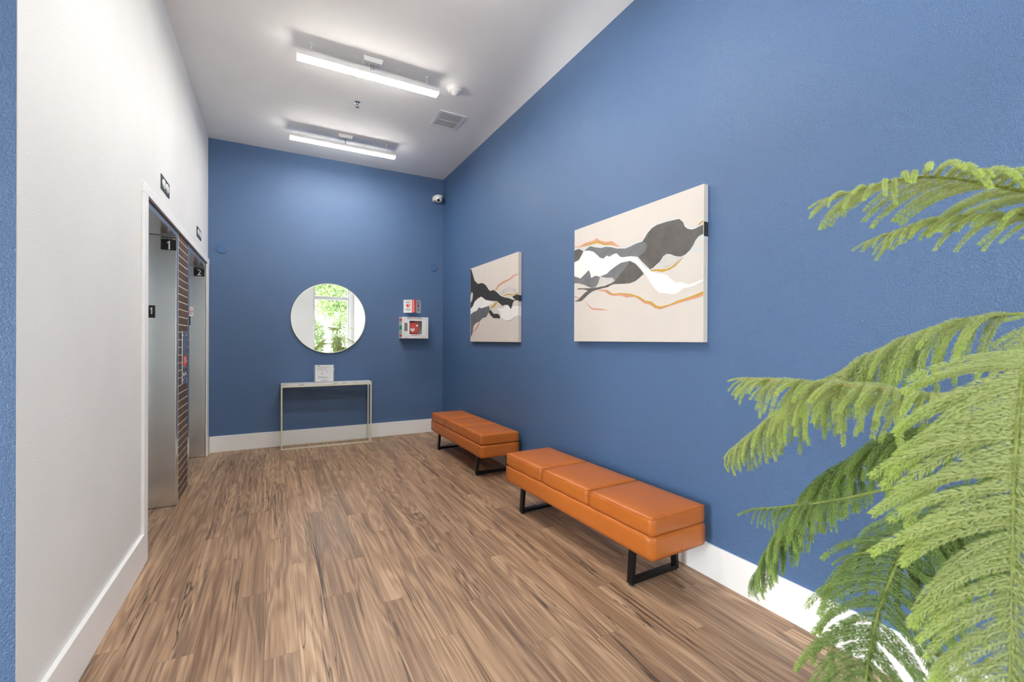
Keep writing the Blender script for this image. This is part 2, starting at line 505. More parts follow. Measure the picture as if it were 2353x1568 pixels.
# painted shapes: (paint, outline in canvas fractions from the far lower corner)
ART_A = [
    ('halo', [(0,0.829),(0.049,0.832),(0.108,0.803),(0.142,0.818),(0.17,0.826),(0.208,0.806),(0.272,0.785),(0.312,0.785),(0.362,0.767),(0.41,0.747),(0.484,0.73),(0.519,0.736),(0.57,0.748),(0.608,0.753),(0.628,0.769),(0.652,0.803),(0.683,0.829),(0.714,0.837),(0.78,0.839),(0.836,0.835),(0.86,0.83),(0.887,0.8),(0.9,0.763),(0.929,0.739),(0.948,0.739),(0.997,0.754),(0.997,0.676),(0.973,0.666),(0.955,0.643),(0.93,0.595),(0.901,0.569),(0.875,0.56),(0.745,0.554),(0.669,0.513),(0.58,0.597),(0.313,0.653),(0,0.699)]),
    ('dark', [(0.612,0.737),(0.628,0.757),(0.652,0.791),(0.683,0.817),(0.714,0.828),(0.78,0.83),(0.836,0.826),(0.857,0.824),(0.867,0.814),(0.883,0.794),(0.891,0.765),(0.907,0.745),(0.929,0.732),(0.948,0.73),(0.973,0.737),(0.997,0.743),(0.997,0.684),(0.973,0.677),(0.955,0.657),(0.942,0.628),(0.923,0.6),(0.898,0.578),(0.871,0.569),(0.837,0.58),(0.809,0.598),(0.781,0.608),(0.759,0.598),(0.737,0.564),(0.715,0.549),(0.692,0.53),(0.669,0.522),(0.637,0.561),(0.604,0.6),(0.579,0.634),(0.62,0.662),(0.644,0.688),(0.636,0.722)]),
    ('grey', [(0.108,0.793),(0.142,0.809),(0.17,0.816),(0.208,0.797),(0.272,0.774),(0.312,0.775),(0.362,0.759),(0.41,0.736),(0.484,0.718),(0.528,0.726),(0.57,0.736),(0.612,0.737),(0.636,0.722),(0.646,0.692),(0.637,0.666),(0.62,0.649),(0.579,0.634),(0.528,0.65),(0.457,0.657),(0.438,0.666),(0.41,0.698),(0.391,0.7),(0.343,0.687),(0.323,0.701),(0.293,0.683),(0.262,0.696),(0.23,0.731),(0.198,0.762),(0.153,0.782)]),
    ('dark', [(0,0.819),(0.049,0.822),(0.096,0.791),(0.073,0.752),(0.05,0.723),(0,0.712)]),
    ('wash', [(0.669,0.516),(0.7,0.524),(0.737,0.556),(0.759,0.598),(0.781,0.607),(0.837,0.579),(0.884,0.566),(0.851,0.54),(0.817,0.521),(0.781,0.51),(0.738,0.511)]),
    ('halo', [(0.917,0.588),(0.942,0.621),(0.955,0.653),(0.973,0.673),(0.997,0.68),(0.997,0.655),(0.973,0.65),(0.956,0.625),(0.944,0.605),(0.998,0.599),(0.998,0.578),(0.961,0.582)]),
    ('white', [(0,0.712),(0.05,0.723),(0.073,0.752),(0.108,0.788),(0.153,0.78),(0.198,0.76),(0.23,0.729),(0.262,0.694),(0.293,0.681),(0.323,0.699),(0.343,0.685),(0.391,0.698),(0.41,0.697),(0.439,0.664),(0.457,0.656),(0.528,0.648),(0.571,0.628),(0.596,0.593),(0.629,0.546),(0.669,0.514),(0.7,0.493),(0.745,0.477),(0.782,0.463),(0.803,0.436),(0.838,0.401),(0.872,0.399),(0.918,0.377),(0.95,0.383),(0.999,0.398),(0.999,0.39),(0.956,0.368),(0.918,0.359),(0.885,0.357),(0.852,0.331),(0.818,0.324),(0.782,0.336),(0.731,0.347),(0.701,0.382),(0.669,0.434),(0.637,0.492),(0.605,0.543),(0.563,0.588),(0.52,0.618),(0.448,0.616),(0.411,0.602),(0.353,0.573),(0.324,0.552),(0.293,0.546),(0.263,0.539),(0.22,0.556),(0.177,0.544),(0.166,0.589),(0.152,0.615),(0.109,0.585),(0.069,0.558),(0,0.594)]),
    ('grey', [(0,0.584),(0.069,0.556),(0.109,0.583),(0.152,0.613),(0.166,0.587),(0.177,0.543),(0.22,0.554),(0.263,0.537),(0.247,0.491),(0.226,0.462),(0.188,0.456),(0.155,0.467),(0.11,0.493),(0.051,0.516),(0.0,0.524)]),
    ('wash', [(0.263,0.535),(0.314,0.52),(0.363,0.513),(0.392,0.485),(0.354,0.466),(0.284,0.464),(0.247,0.461),(0.258,0.494)]),
    ('grey', [(0.263,0.539),(0.293,0.546),(0.324,0.552),(0.353,0.573),(0.411,0.602),(0.448,0.616),(0.52,0.615),(0.493,0.581),(0.457,0.545),(0.43,0.515),(0.397,0.484),(0.373,0.512),(0.314,0.522)]),
    ('dark', [(0.52,0.615),(0.563,0.584),(0.605,0.53),(0.625,0.498),(0.589,0.472),(0.563,0.455),(0.52,0.445),(0.467,0.449),(0.393,0.458),(0.364,0.455),(0.334,0.442),(0.284,0.44),(0.232,0.433),(0.188,0.425),(0.144,0.402),(0.11,0.377),(0.081,0.355),(0.04,0.355),(0.004,0.36),(0.04,0.37),(0.075,0.395),(0.11,0.42),(0.144,0.44),(0.098,0.456),(0.027,0.463),(0.051,0.472),(0.155,0.457),(0.231,0.454),(0.304,0.455),(0.364,0.469),(0.397,0.484),(0.43,0.515),(0.457,0.545),(0.493,0.581)]),
    ('pink', [(0.001,0.857),(0.049,0.842),(0.119,0.858),(0.197,0.856),(0.231,0.867),(0.261,0.839),(0.322,0.812),(0.372,0.806),(0.41,0.769),(0.443,0.741),(0.41,0.751),(0.362,0.785),(0.302,0.799),(0.231,0.84),(0.153,0.835),(0.049,0.835),(0.001,0.849)]),
    ('ochre', [(0.049,0.835),(0.153,0.836),(0.231,0.844),(0.302,0.801),(0.362,0.789),(0.419,0.748),(0.362,0.778),(0.302,0.79),(0.232,0.828),(0.153,0.827)]),
    ('pink', [(0.242,0.434),(0.324,0.421),(0.374,0.383),(0.449,0.378),(0.53,0.361),(0.597,0.331),(0.638,0.298),(0.678,0.29),(0.716,0.254),(0.746,0.246),(0.797,0.255),(0.852,0.276),(0.912,0.291),(0.956,0.304),(0.999,0.319),(0.999,0.293),(0.956,0.281),(0.905,0.272),(0.852,0.259),(0.804,0.247),(0.739,0.229),(0.701,0.242),(0.67,0.269),(0.63,0.281),(0.598,0.309),(0.556,0.338),(0.495,0.339),(0.449,0.359),(0.383,0.365),(0.344,0.38),(0.304,0.412),(0.253,0.424)]),
    ('ochre', [(0.314,0.423),(0.329,0.42),(0.376,0.384),(0.449,0.38),(0.53,0.364),(0.597,0.333),(0.638,0.3),(0.679,0.291),(0.718,0.256),(0.746,0.248),(0.797,0.256),(0.852,0.278),(0.912,0.293),(0.956,0.306),(0.999,0.323),(0.999,0.306),(0.956,0.293),(0.912,0.284),(0.852,0.267),(0.797,0.249),(0.743,0.235),(0.709,0.246),(0.674,0.281),(0.638,0.291),(0.593,0.323),(0.53,0.354),(0.449,0.372),(0.374,0.376)]),
    ('ochre', [(0.669,0.518),(0.715,0.514),(0.745,0.509),(0.781,0.503),(0.81,0.513),(0.837,0.529),(0.865,0.55),(0.892,0.569),(0.859,0.537),(0.832,0.512),(0.796,0.495),(0.752,0.489),(0.715,0.503),(0.677,0.508)]),
    ('pink', [(0.116,0.357),(0.156,0.314),(0.189,0.283),(0.264,0.275),(0.305,0.264),(0.345,0.252),(0.264,0.263),(0.184,0.272),(0.145,0.315)]),
    ('pink', [(0.003,0.408),(0.052,0.391),(0.052,0.383),(0.003,0.398)]),
    ('ochre', [(0.967,0.753),(0.997,0.772),(0.997,0.765),(0.973,0.746)]),
]
ART_B = [
    ('dark', [(0.024,0.986),(0.062,0.904),(0.104,0.822),(0.186,0.765),(0.291,0.761),(0.367,0.724),(0.429,0.659),(0.465,0.634),(0.535,0.638),(0.604,0.602),(0.67,0.554),(0.735,0.527),(0.838,0.503),(0.917,0.475),(1,0.475),(1,0.462),(0.937,0.467),(0.908,0.445),(0.898,0.414),(0.869,0.375),(0.818,0.428),(0.757,0.434),(0.714,0.425),(0.671,0.455),(0.605,0.495),(0.513,0.504),(0.369,0.533),(0.267,0.587),(0.188,0.574),(0.107,0.538),(0.065,0.482),(0.006,0.45),(0.005,0.533),(0.05,0.567),(0.064,0.648),(0.035,0.682),(0.004,0.625),(0.002,0.988)]),
    ('white', [(0.188,0.567),(0.267,0.584),(0.369,0.53),(0.513,0.497),(0.537,0.474),(0.466,0.467),(0.394,0.453),(0.268,0.435),(0.215,0.454),(0.162,0.415),(0.08,0.399),(0.006,0.373),(0.006,0.442),(0.065,0.482),(0.107,0.535)]),
    ('grey', [(0.006,0.373),(0.08,0.399),(0.162,0.412),(0.215,0.451),(0.268,0.433),(0.442,0.449),(0.467,0.391),(0.419,0.353),(0.383,0.313),(0.295,0.304),(0.23,0.264),(0.136,0.246),(0.081,0.211),(0.054,0.106),(0.009,0.054)]),
    ('dark', [(0.438,0.373),(0.479,0.397),(0.537,0.345),(0.628,0.339),(0.676,0.309),(0.661,0.277),(0.606,0.287),(0.538,0.29),(0.467,0.336)]),
    ('halo', [(0.56,0.445),(0.616,0.4),(0.672,0.362),(0.69,0.292),(0.758,0.255),(0.84,0.24),(1,0.291),(0.976,0.272),(0.88,0.243),(0.799,0.237),(0.715,0.265),(0.65,0.324),(0.583,0.403)]),
    ('white', [(0.56,0.445),(0.616,0.4),(0.736,0.403),(0.798,0.43),(0.839,0.413),(0.869,0.373),(0.908,0.407),(0.956,0.403),(1,0.405),(1,0.301),(0.919,0.281),(0.84,0.248),(0.758,0.259),(0.694,0.295),(0.672,0.362),(0.617,0.393)]),
    ('wash', [(0.648,0.57),(0.713,0.608),(0.817,0.633),(0.877,0.622),(0.955,0.589),(0.974,0.562),(0.897,0.571),(0.877,0.593),(0.797,0.578),(0.735,0.553),(0.681,0.553)]),
    ('dark', [(0.894,0.515),(0.974,0.531),(1,0.527),(1,0.46),(0.937,0.482)]),
    ('pink', [(0.558,0.628),(0.626,0.686),(0.712,0.713),(0.837,0.726),(0.916,0.757),(0.973,0.759),(1,0.745),(0.935,0.741),(0.837,0.706),(0.734,0.69),(0.648,0.67),(0.581,0.619)]),
    ('ochre', [(0.714,0.536),(0.777,0.555),(0.838,0.554),(0.898,0.536),(1,0.552),(1,0.54),(0.898,0.527),(0.818,0.546),(0.756,0.538)]),
    ('ochre', [(0.467,0.426),(0.537,0.454),(0.582,0.484),(0.627,0.488),(0.605,0.468),(0.56,0.432),(0.478,0.415)]),
    ('pink', [(0.068,0.136),(0.137,0.179),(0.204,0.236),(0.243,0.271),(0.217,0.214),(0.164,0.171),(0.082,0.129)]),
]
# ================================================================== THE ROOM
def struct(o): o['kind'] = 'structure'; return o

# ---- floor: sub-floor slab with every plank laid on it
floor = struct(MB().box(XLOB, XR, YW, YF, -0.06, -0.004).build('floor', RUBBER))
PW, PL = 0.126, 1.22
def plank_mesh(parts, name):
    """parts: list of (x0,x1,y0,y1,rnd) -> one mesh of thin boards with eased edges"""
    vs = []; fs = []; rn = []
    e = 0.0007
    for x0, x1, y0, y1, r in parts:
        b = len(vs)
        g = 0.0002
        x0 += g; x1 -= g; y0 += g; y1 -= g
        for (a, c, d, f, z) in ((x0, x1, y0, y1, -0.004), (x0, x1, y0, y1, -0.0009), (x0 + e, x1 - e, y0 + e, y1 - e, 0.0)):
            vs += [(a, d, z), (c, d, z), (c, f, z), (a, f, z)]
        fs.append((b + 8, b + 9, b + 10, b + 11))
        for k in (0, 4):
            for i in range(4):
                j = (i + 1) % 4
                fs.append((b + k + i, b + k + j, b + k + 4 + j, b + k + 4 + i))
        rn += [r] * 12
    me = bpy.data.meshes.new(name)
    me.from_pydata(vs, [], fs)
    at = me.attributes.new('rnd', 'FLOAT', 'POINT')
    at.data.foreach_set('value', rn)
    me.materials.append(WOOD)
    return me
rest = []; shown = []
row = 0
x = XR
offs = [0.0, 0.37, 0.71, 0.16, 0.55, 0.86, 0.29]
while x > XLOB + 0.001:
    x0 = max(XLOB, x - PW)
    y = YF + PL * offs[row % 7]
    while y > YW + 0.001:
        y0, y1 = max(YW, y - PL), min(YF, y)
        if y1 - y0 > 0.01 and y0 < YF:
            r = random.random()
            # visible from the corridor: in front of the camera and right of the elevator wall
            (shown if (x > -1.0 and y1 > 0.55 and not (x < XL - 0.3)) else rest).append((x0, x, y0, y1, r))
        y -= PL
    x = x0; row += 1
for q in shown:
    link(bpy.data.objects.new('plank', plank_mesh([q], 'plank')), floor)
o = link(bpy.data.objects.new('plank_field', plank_mesh(rest, 'plank_field')), floor)
o['kind'] = 'stuff'

# ---- ceiling
struct(MB().box(XLOB, XR + 0.15, YW - 0.15, YF + 0.15, ZC, ZC + 0.2).build('ceiling', CEIL))

# ---- walls
struct(MB().box(XLOB, XR + 0.15, YF, YF + 0.15, -0.06, ZC).build('wall_back', BLUE))
struct(MB().box(XR, XR + 0.15, 0.1, YF, -0.06, ZC).build('wall_right', BLUE))
struct(MB().box(XR, XR + 0.15, YW - 0.15, 0.1, -0.06, ZC).build('wall_right', GREIGE))
HOLE_Y0, HOLE_Y1, HOLE_Z = 3.225, 5.985, 2.138
wl = MB()
wl.prism([(YB + 0.002, -0.06), (HOLE_Y0, -0.06), (HOLE_Y0, HOLE_Z), (HOLE_Y1, HOLE_Z), (HOLE_Y1, -0.06), (YF, -0.06), (YF, ZC), (YB + 0.002, ZC)],
         (XL, 0, 0), (0, 1, 0), (0, 0, 1), (-1, 0, 0), 0.24)
struct(wl.build('wall_left', WHITE))
struct(MB().box(XLOB, XL - 0.002, YB, YB + 0.15, -0.06, ZC).build('wall_entry', BLUE))
E2 = (-0.95, 1.10, 0.06, 2.85)       # glazing added for daylight in the lobby's unseen left wall: y0, y1, z0, z1
wlb = MB()
for a, b, c, d in ((YW - 0.15, E2[0], -0.06, ZC), (E2[1], YB + 0.15, -0.06, ZC), (E2[0], E2[1], -0.06, E2[2]), (E2[0], E2[1], E2[3], ZC)):
    wlb.box(XLOB - 0.15, XLOB, a, b, c, d)
struct(wlb.build('wall_lobby', BLUE))
# shaft wall behind the elevator doors
struct(MB().box(XL - 0.36, XL - 0.30, HOLE_Y0 - 0.06, YF, -0.06, 2.4).build('wall_shaft', RUBBER))

# ---- window wall behind the camera
W1 = (0.98, 1.985, 0.28, 3.25)
wf = MB()
y0, y1 = YW - 0.15, YW
for a, b, c, d in ((XLOB, W1[0], -0.06, ZC), (W1[1], XR, -0.06, ZC), (W1[0], W1[1], -0.06, W1[2]), (W1[0], W1[1], W1[3], ZC)):
    wf.box(a, b, y0, y1, c, d)
struct(wf.build('wall_front', WHITE))
def window(n, w, bars_x, bar_z):
    root = struct(bpy.data.objects.new('window_%d' % n, None)); link(root)
    fy0, fy1 = YW - 0.12, YW - 0.05
    f = 0.055
    m = MB()
    m.box(w[0], w[0] + f, fy0, fy1, w[2], w[3]); m.box(w[1] - f, w[1], fy0, fy1, w[2], w[3])
    m.box(w[0] + f, w[1] - f, fy0, fy1, w[2], w[2] + f); m.box(w[0] + f, w[1] - f, fy0, fy1, w[3] - f, w[3])
    m.build('window_frame', ALU, root, 0.004)
    MB().box(w[0] + f, w[1] - f, fy0, fy1 + 0.015, bar_z - 0.05, bar_z + 0.05).build('transom_bar', ALU, root, 0.004)
    xs = [w[0] + f] + list(bars_x) + [w[1] - f]
    for bx in bars_x:
        for z0, z1 in ((w[2] + f, bar_z - 0.05), (bar_z + 0.05, w[3] - f)):
            MB().box(bx - 0.03, bx + 0.03, fy0, fy1, z0, z1).build('mullion', ALU, root, 0.004)
    for i in range(len(xs) - 1):
        a = xs[i] + (0.03 if i else 0); b = xs[i + 1] - (0.03 if i < len(xs) - 2 else 0)
        for z0, z1 in ((w[2] + f, bar_z - 0.05), (bar_z + 0.05, w[3] - f)):
            MB().box(a, b, fy0 + 0.03, fy0 + 0.04, z0, z1).build('pane', GLASS, root)
    MB().box(w[0] - 0.02, w[1] + 0.02, YW - 0.05, YW + 0.03, w[2] - 0.03, w[2]).build('window_sill', TRIM, root, 0.004)
    ld = bpy.data.lights.new('daylight_portal', 'AREA')
    ld.shape = 'RECTANGLE'; ld.size = w[1] - w[0]; ld.size_y = w[3] - w[2]
    ld.cycles.is_portal = True
    lo = bpy.data.objects.new('daylight_portal', ld); link(lo)
    lo.location = ((w[0] + w[1]) / 2, YW - 0.16, (w[2] + w[3]) / 2)
    lo.rotation_euler = (math.radians(90), 0, 0)      # faces +y, into the room
window(1, W1, [], 2.50)
# unseen glazing, added to light the near right wall and the plant
root = struct(bpy.data.objects.new('window_2', None)); link(root)
fx0, fx1, f = XLOB - 0.12, XLOB - 0.05, 0.055
m = MB()
m.box(fx0, fx1, E2[0], E2[0] + f, E2[2], E2[3]); m.box(fx0, fx1, E2[1] - f, E2[1], E2[2], E2[3])
m.box(fx0, fx1, E2[0] + f, E2[1] - f, E2[2], E2[2] + f); m.box(fx0, fx1, E2[0] + f, E2[1] - f, E2[3] - f, E2[3])
m.build('window_frame', ALU, root, 0.004)
ys = [E2[0] + f, E2[0] + 0.63, E2[1] - 0.63, E2[1] - f]
for k in range(3):
    MB().box(fx0 + 0.03, fx0 + 0.04, ys[k] + (0.03 if k else 0), ys[k + 1] - (0.03 if k < 2 else 0), E2[2] + f, E2[3] - f).build('pane', GLASS, root)
    if k: MB().box(fx0, fx1, ys[k] - 0.03, ys[k] + 0.03, E2[2] + f, E2[3] - f).build('mullion', ALU, root, 0.004)
ld = bpy.data.lights.new('daylight_portal', 'AREA')
ld.shape = 'RECTANGLE'; ld.size = E2[3] - E2[2]; ld.size_y = E2[1] - E2[0]
ld.cycles.is_portal = True
lo = bpy.data.objects.new('daylight_portal', ld); link(lo)
lo.location = (XLOB - 0.16, (E2[0] + E2[1]) / 2, (E2[2] + E2[3]) / 2)
lo.rotation_euler = (0, math.radians(-90), 0)      # faces +x, into the lobby

# ---- baseboards
def base(name, m): return struct(m.build(name, TRIM, None, 0.003))
base('baseboard_back', MB().box(XL + 0.0175, XR - 0.016, YF - 0.016, YF, 0.0, BB))
base('baseboard_right', MB().box(XR - 0.016, XR, YW + 0.001, YF, 0.0, BB))
base('baseboard_left', MB().box(XL, XL + 0.019, YB + 0.004, 3.202, 0.0, BB))
base('baseboard_entry', MB().box(XLOB, XL - 0.004, YB - 0.016, YB, 0.0, BB))

# ---- casing around the elevator alcove
TP = 0.017
casing = struct(bpy.data.objects.new('trim_1', None)); link(casing)
MB().box(XL, XL + TP, 3.202, 3.284, 0.0, 2.1195).build('casing_board', TRIM, casing, 0.002)
MB().box(XL, XL + TP, 5.882, 6.005, 0.0, 2.1195).build('casing_board', TRIM, casing, 0.002)
MB().box(XL, XL + TP, 3.202, 6.025, 2.1205, 2.182).build('casing_board', TRIM, casing, 0.002)

# ---- the two elevator entrances: steel frame, doors, brick pier between
def elevator(n, ya, yb, fa, fb):
    """opening ya..yb, frame faces of width fa (near) and fb (far)"""
    root = struct(bpy.data.objects.new('door_%d' % n, None)); link(root)
    xo, xi, hz = XL - 0.004, XL - 0.285, 2.078
    MB().box(xi, xo, ya - fa, ya, 0.004, hz).build('door_jamb', STEEL, root, 0.0015)
    MB().box(xi, xo, yb, yb + fb, 0.004, hz).build('door_jamb', STEEL, root, 0.0015)
    MB().box(xi, xo, ya - fa, yb + fb, hz + 0.002, 2.132).build('door_header', STEEL, root, 0.0015)
    mid = (ya + yb) / 2
    MB().box(xi - 0.012, xi + 0.012, ya, mid - 0.0015, 0.006, hz).build('door_panel', STEEL, root, 0.001)
    MB().box(xi - 0.012, xi + 0.012, mid + 0.0015, yb, 0.006, hz).build('door_panel', STEEL, root, 0.001)
    MB().box(xi - 0.012, xi + 0.05, ya, yb, 0.0, 0.004).build('door_sill', SATIN, root)
    return root
elevator(1, 3.292, 4.250, 0.066, 0.075)
elevator(2, 4.845, 5.876, 0.092, 0.040)

BY0, BY1 = 4.3255, 4.7525
pier = struct(MB().box(XL - 0.12, XL - 0.0028, BY0, BY1, 0.0, 2.136).build('wall_pier', GROUT))
CH, BLN, JT = 0.0609, 0.205, 0.0065
brick_meshes = {}
def brick_mesh(ln):
    k = round(ln, 4)
    if k not in brick_meshes:
        m = MB().box(-0.004, 0.0, -ln / 2, ln / 2, -(CH - JT) / 2, (CH - JT) / 2)
        o = m.build('brick', BRICK, None, 0.0015, segs=1)
        brick_meshes[k] = o.data
        bpy.data.objects.remove(o)
    return brick_meshes[k]
ci = 0
z = 0.002
starts = [0.0, -0.105, -0.04, -0.15, -0.07]
while z + CH < 2.137:
    y = BY0 + starts[ci % 5]
    while y < BY1 - 0.01:
        a, b = max(BY0, y), min(BY1, y + BLN)
        if b - a > 0.015:
            o = bpy.data.objects.new('brick', brick_mesh(b - a - JT))
            link(o, pier)
            o.location = (XL - 0.0005 - random.random() * 0.001, (a + b) / 2, z + CH / 2)
        y += BLN
    z += CH; ci += 1

# ================================================================== THINGS
X3, Y3, Z3 = Vector((1, 0, 0)), Vector((0, 1, 0)), Vector((0, 0, 1))

# ---- benches
def make_bench(label, near, rz):
    """near: near front corner on the floor; the bench runs away along its local +y"""
    L, D = 1.482, 0.405
    b = thing('bench', label, 'bench', (near[0], near[1], 0), rz, 'leather benches along the blue wall')
    zb, zs, zt = 0.200, 0.320, 0.412
    vs, fs = rounded_box(D / 2, L / 2, (zs - zb) / 2, 0.012, (10, 24, 6))
    m = MB().add([v + Vector((D / 2, L / 2, (zb + zs) / 2)) for v in vs], fs)
    body = m.build('seat_base', LEATHER, b, smooth=True)
    # stitched seam on the end of the base
    MB().tube([(D * 0.52, -0.0003, zb + 0.004), (D * 0.52, -0.0003, zs - 0.004)], 0.0012, 5).build('seam', LEATHER, body)
    cl = L / 3
    for i in range(3):
        vs, fs = rounded_box(D / 2 - 0.001, cl / 2 - 0.0022, (zt - zs) / 2, 0.013, (12, 14, 6), 0.011)
        c = Vector((D / 2, cl * (i + 0.5), (zs + zt) / 2))
        for v in vs:   # gentle sag and pull of the cover
            v.x += 0.0015 * math.sin(v.y * 31 + i) * (1 if abs(v.x) > D / 2 - 0.02 else 0)
        cu = MB().add([v + c for v in vs], fs).build('cushion', LEATHER, b, smooth=True)
        # piping round the top edge
        r = 0.013; hx, hy = D / 2 - 0.0045, cl / 2 - 0.0057
        pts = []
        for cx, cy, a0 in ((1, 1, 0), (-1, 1, 90), (-1, -1, 180), (1, -1, 270)):
            for k in range(5):
                a = math.radians(a0 + 22.5 * k)
                pts.append(c + Vector((cx * (hx - r) + r * math.cos(a), cy * (hy - r) + r * math.sin(a), (zt - zs) / 2 - 0.0035)))
        MB().tube(pts, 0.0022, 6, True).build('piping', LEATHER, cu, smooth=True)
    for yl in (0.175, L - 0.195):
        fr = MB()
        w, t = 0.019, 0.022
        x0, x1 = 0.035, D - 0.035
        poly_o = [(x0 - 0.012, 0.012), (x1 + 0.012, 0.012), (x1, zb + 0.004), (x0, zb + 0.004)]
        poly_i = [(x0 - 0.012 + t, 0.012 + t), (x1 + 0.012 - t, 0.012 + t), (x1 - t, zb + 0.004 - t), (x0 + t, zb + 0.004 - t)]
        vs = [(u, yl + s * w, v) for s in (-1, 1) for (u, v) in poly_o + poly_i]
        fs = []
        for i in range(4):
            j = (i + 1) % 4
            fs += [(i, j, 4 + j, 4 + i), (8 + i, 12 + i, 12 + j, 8 + j), (i, 8 + i, 8 + j, j), (4 + i, 4 + j, 12 + j, 12 + i)]
        fr.add(vs, fs)
        leg = fr.build('leg_frame', BLACKM, b, 0.0015)
        for xf in (x0 + 0.004, x1 - 0.004):
            MB().lathe([(0.012, 0.0), (0.015, 0.001), (0.015, 0.006), (0.007, 0.008), (0.005, 0.0125)], (xf, yl, 0), 16).build('glide_foot', RUBBER, leg)
    return b
make_bench('tan leather bench with three cushions nearest the plant, under the larger-looking painting', (1.632, 1.597), 0.030)
make_bench('tan leather three-cushion bench in the far corner by the blue back wall', (1.668, 3.722), 0.0)

# ---- canvases
def canvas(label, ya, yb, z0, z1, shapes, side_patches, darkset):
    """ya: far edge (left in view), yb: near edge"""
    t = 0.035
    xf = XR - t
    c = thing('painting', label, 'painting', (XR, (ya + yb) / 2, z0), 0, 'abstract canvases on the blue wall')
    c0 = Vector((XR, (ya + yb) / 2, z0))
    MB().box(xf - c0.x, -0.001, yb - c0.y, ya - c0.y, 0, z1 - z0).build('canvas', PAINT['canvas'], c, 0.0015)
    for i, (col, pts) in enumerate(shapes):
        m = MB()
        if darkset and col in darkset: col = darkset[col]
        d = 0.00007 * (i + 1)
        vs = [Vector((xf - d, ya + (yb - ya) * u, z0 + (z1 - z0) * v)) - c0 for u, v in pts]
        m.add(vs, [tuple(range(len(vs)))])
        me = m
        o = me.build('painted_shape', PAINT[col], c)
        # face the room
        if o.data.polygons[0].normal.x > 0: o.data.flip_normals()
    for col, za, zb_ in side_patches:
        MB().box(xf + 0.0003 - c0.x, -0.0015, yb - 0.0006 - c0.y, yb + 0.0002 - c0.y, za - z0, zb_ - z0).build('painted_edge', PAINT[col], c)
    return c
canvas('large beige canvas with charcoal and white wave shapes hung above the near bench', 2.857, 1.663, 1.282, 2.152, ART_A,
       [('black', 1.865, 1.945), ('halo', 1.845, 1.865), ('halo', 1.945, 1.955)], None)
canvas('beige abstract canvas with black ridge and gold lines nearer the back corner', 4.956, 3.766, 1.270, 2.144, ART_B,
       [('black', 1.665, 1.725), ('white', 1.525, 1.62)], {'dark': 'black', 'grey': 'blackgrey'})

# ---- round mirror
MC = Vector((0.61, YF, 1.5535)); MR = 0.434
mir = thing('round_mirror', 'round mirror with a thin gold rim hung above the console table', 'mirror', MC)
MB().lathe([(MR - 0.004, -0.004), (MR - 0.004, -0.016)], (0, 0, 0), 96, 'y').build('glass', MIRROR, mir)
ring = MB()
n = 96
prof = [(MR - 0.005, -0.019), (MR + 0.003, -0.019), (MR + 0.003, -0.001), (MR - 0.005, -0.001)]
vs = []; fs = []
for r, h in prof:
    for k in range(n):
        a = 2 * math.pi * k / n
        vs.append((r * math.cos(a), h, r * math.sin(a)))
for i in range(4):
    j = (i + 1) % 4
    for k in range(n):
        l = (k + 1) % n
        fs.append((i * n + k, i * n + l, j * n + l, j * n + k))
ring.add(vs, fs).build('rim', GOLD, mir)

# ---- console table
TX0, TX1, TD, TH = 0.070, 1.084, 0.235, 0.762
tab = thing('console_table', 'slim console table with marble top and pale gold frame under the mirror', 'table', ((TX0 + TX1) / 2, 5.905, 0), math.radians(-1.2))
hw, hd, s = (TX1 - TX0) / 2, TD / 2, 0.0075
MB().box(-hw - 0.002, hw + 0.002, -hd - 0.002, hd + 0.002, TH - 0.020, TH).build('table_top', MARBLE, tab, 0.002)
for sx in (-1, 1):
    for sy in (-1, 1):
        x, y = sx * (hw - s), sy * (hd - s)
        MB().box(x - s, x + s, y - s, y + s, 0.0, TH - 0.0205).build('leg', GOLD, tab, 0.001)
for zz in (0.0005, TH - 0.0355):
    for sy in (-1, 1):
        y = sy * (hd - s)
        MB().box(-hw + 2 * s, hw - 2 * s, y - s, y + s, zz, zz + 2 * s).build('rail', GOLD, tab, 0.001)
    for sx in (-1, 1):
        x = sx * (hw - s)
        MB().box(x - s, x + s, -hd + 2 * s, hd - 2 * s, zz, zz + 2 * s).build('rail', GOLD, tab, 0.001)

# ---- acrylic sign holder with a printed sheet
sg = thing('sign_holder', 'clear acrylic sign holder with a printed white sheet on the console table', 'sign', (0.540, 5.925, TH), math.radians(-2))
MB().box(-0.121, 0.121, 0.002, 0.004, 0.0, 0.215).build('back_pane', ACRYLIC, sg)
MB().box(-0.121, 0.121, -0.004, -0.002, 0.0, 0.215).build('front_pane', ACRYLIC, sg)
MB().box(-0.121, 0.121, -0.04, 0.04, 0.0, 0.0025).build('foot', ACRYLIC, sg)
MB().box(-0.101, 0.108, -0.0012, 0.0012, 0.004, 0.212).build('sheet', PAPER, sg)
pr = MB()
for zz, a, b in ((0.182, -0.045, 0.055), (0.168, -0.075, 0.02), (0.150, -0.075, 0.06), (0.126, -0.03, -0.015), (0.122, 0.02, 0.045), (0.108, -0.035, -0.005), (0.098, -0.035, -0.01),
                 (0.068, -0.07, -0.01), (0.060, -0.07, 0.04), (0.052, -0.065, 0.055), (0.044, -0.02, 0.03), (0.022, -0.04, 0.045), (0.016, -0.03, 0.03)):
    pr.box(a, b, -0.0016, -0.0012, zz, zz + 0.0035)
pr.build('printed_lines', GREYINK, sg)
MB().box(-0.072, -0.05, -0.0016, -0.0012, 0.192, 0.201).build('printed_logo', BLUEINK, sg)
MB().prism([(0.0, 0.138), (0.118, 0.152), (0.118, 0.162), (0.0, 0.147)], (0, -0.0042, 0), X3, Z3, -Y3, 0.0006).build('tape_strip', PAPER, sg)

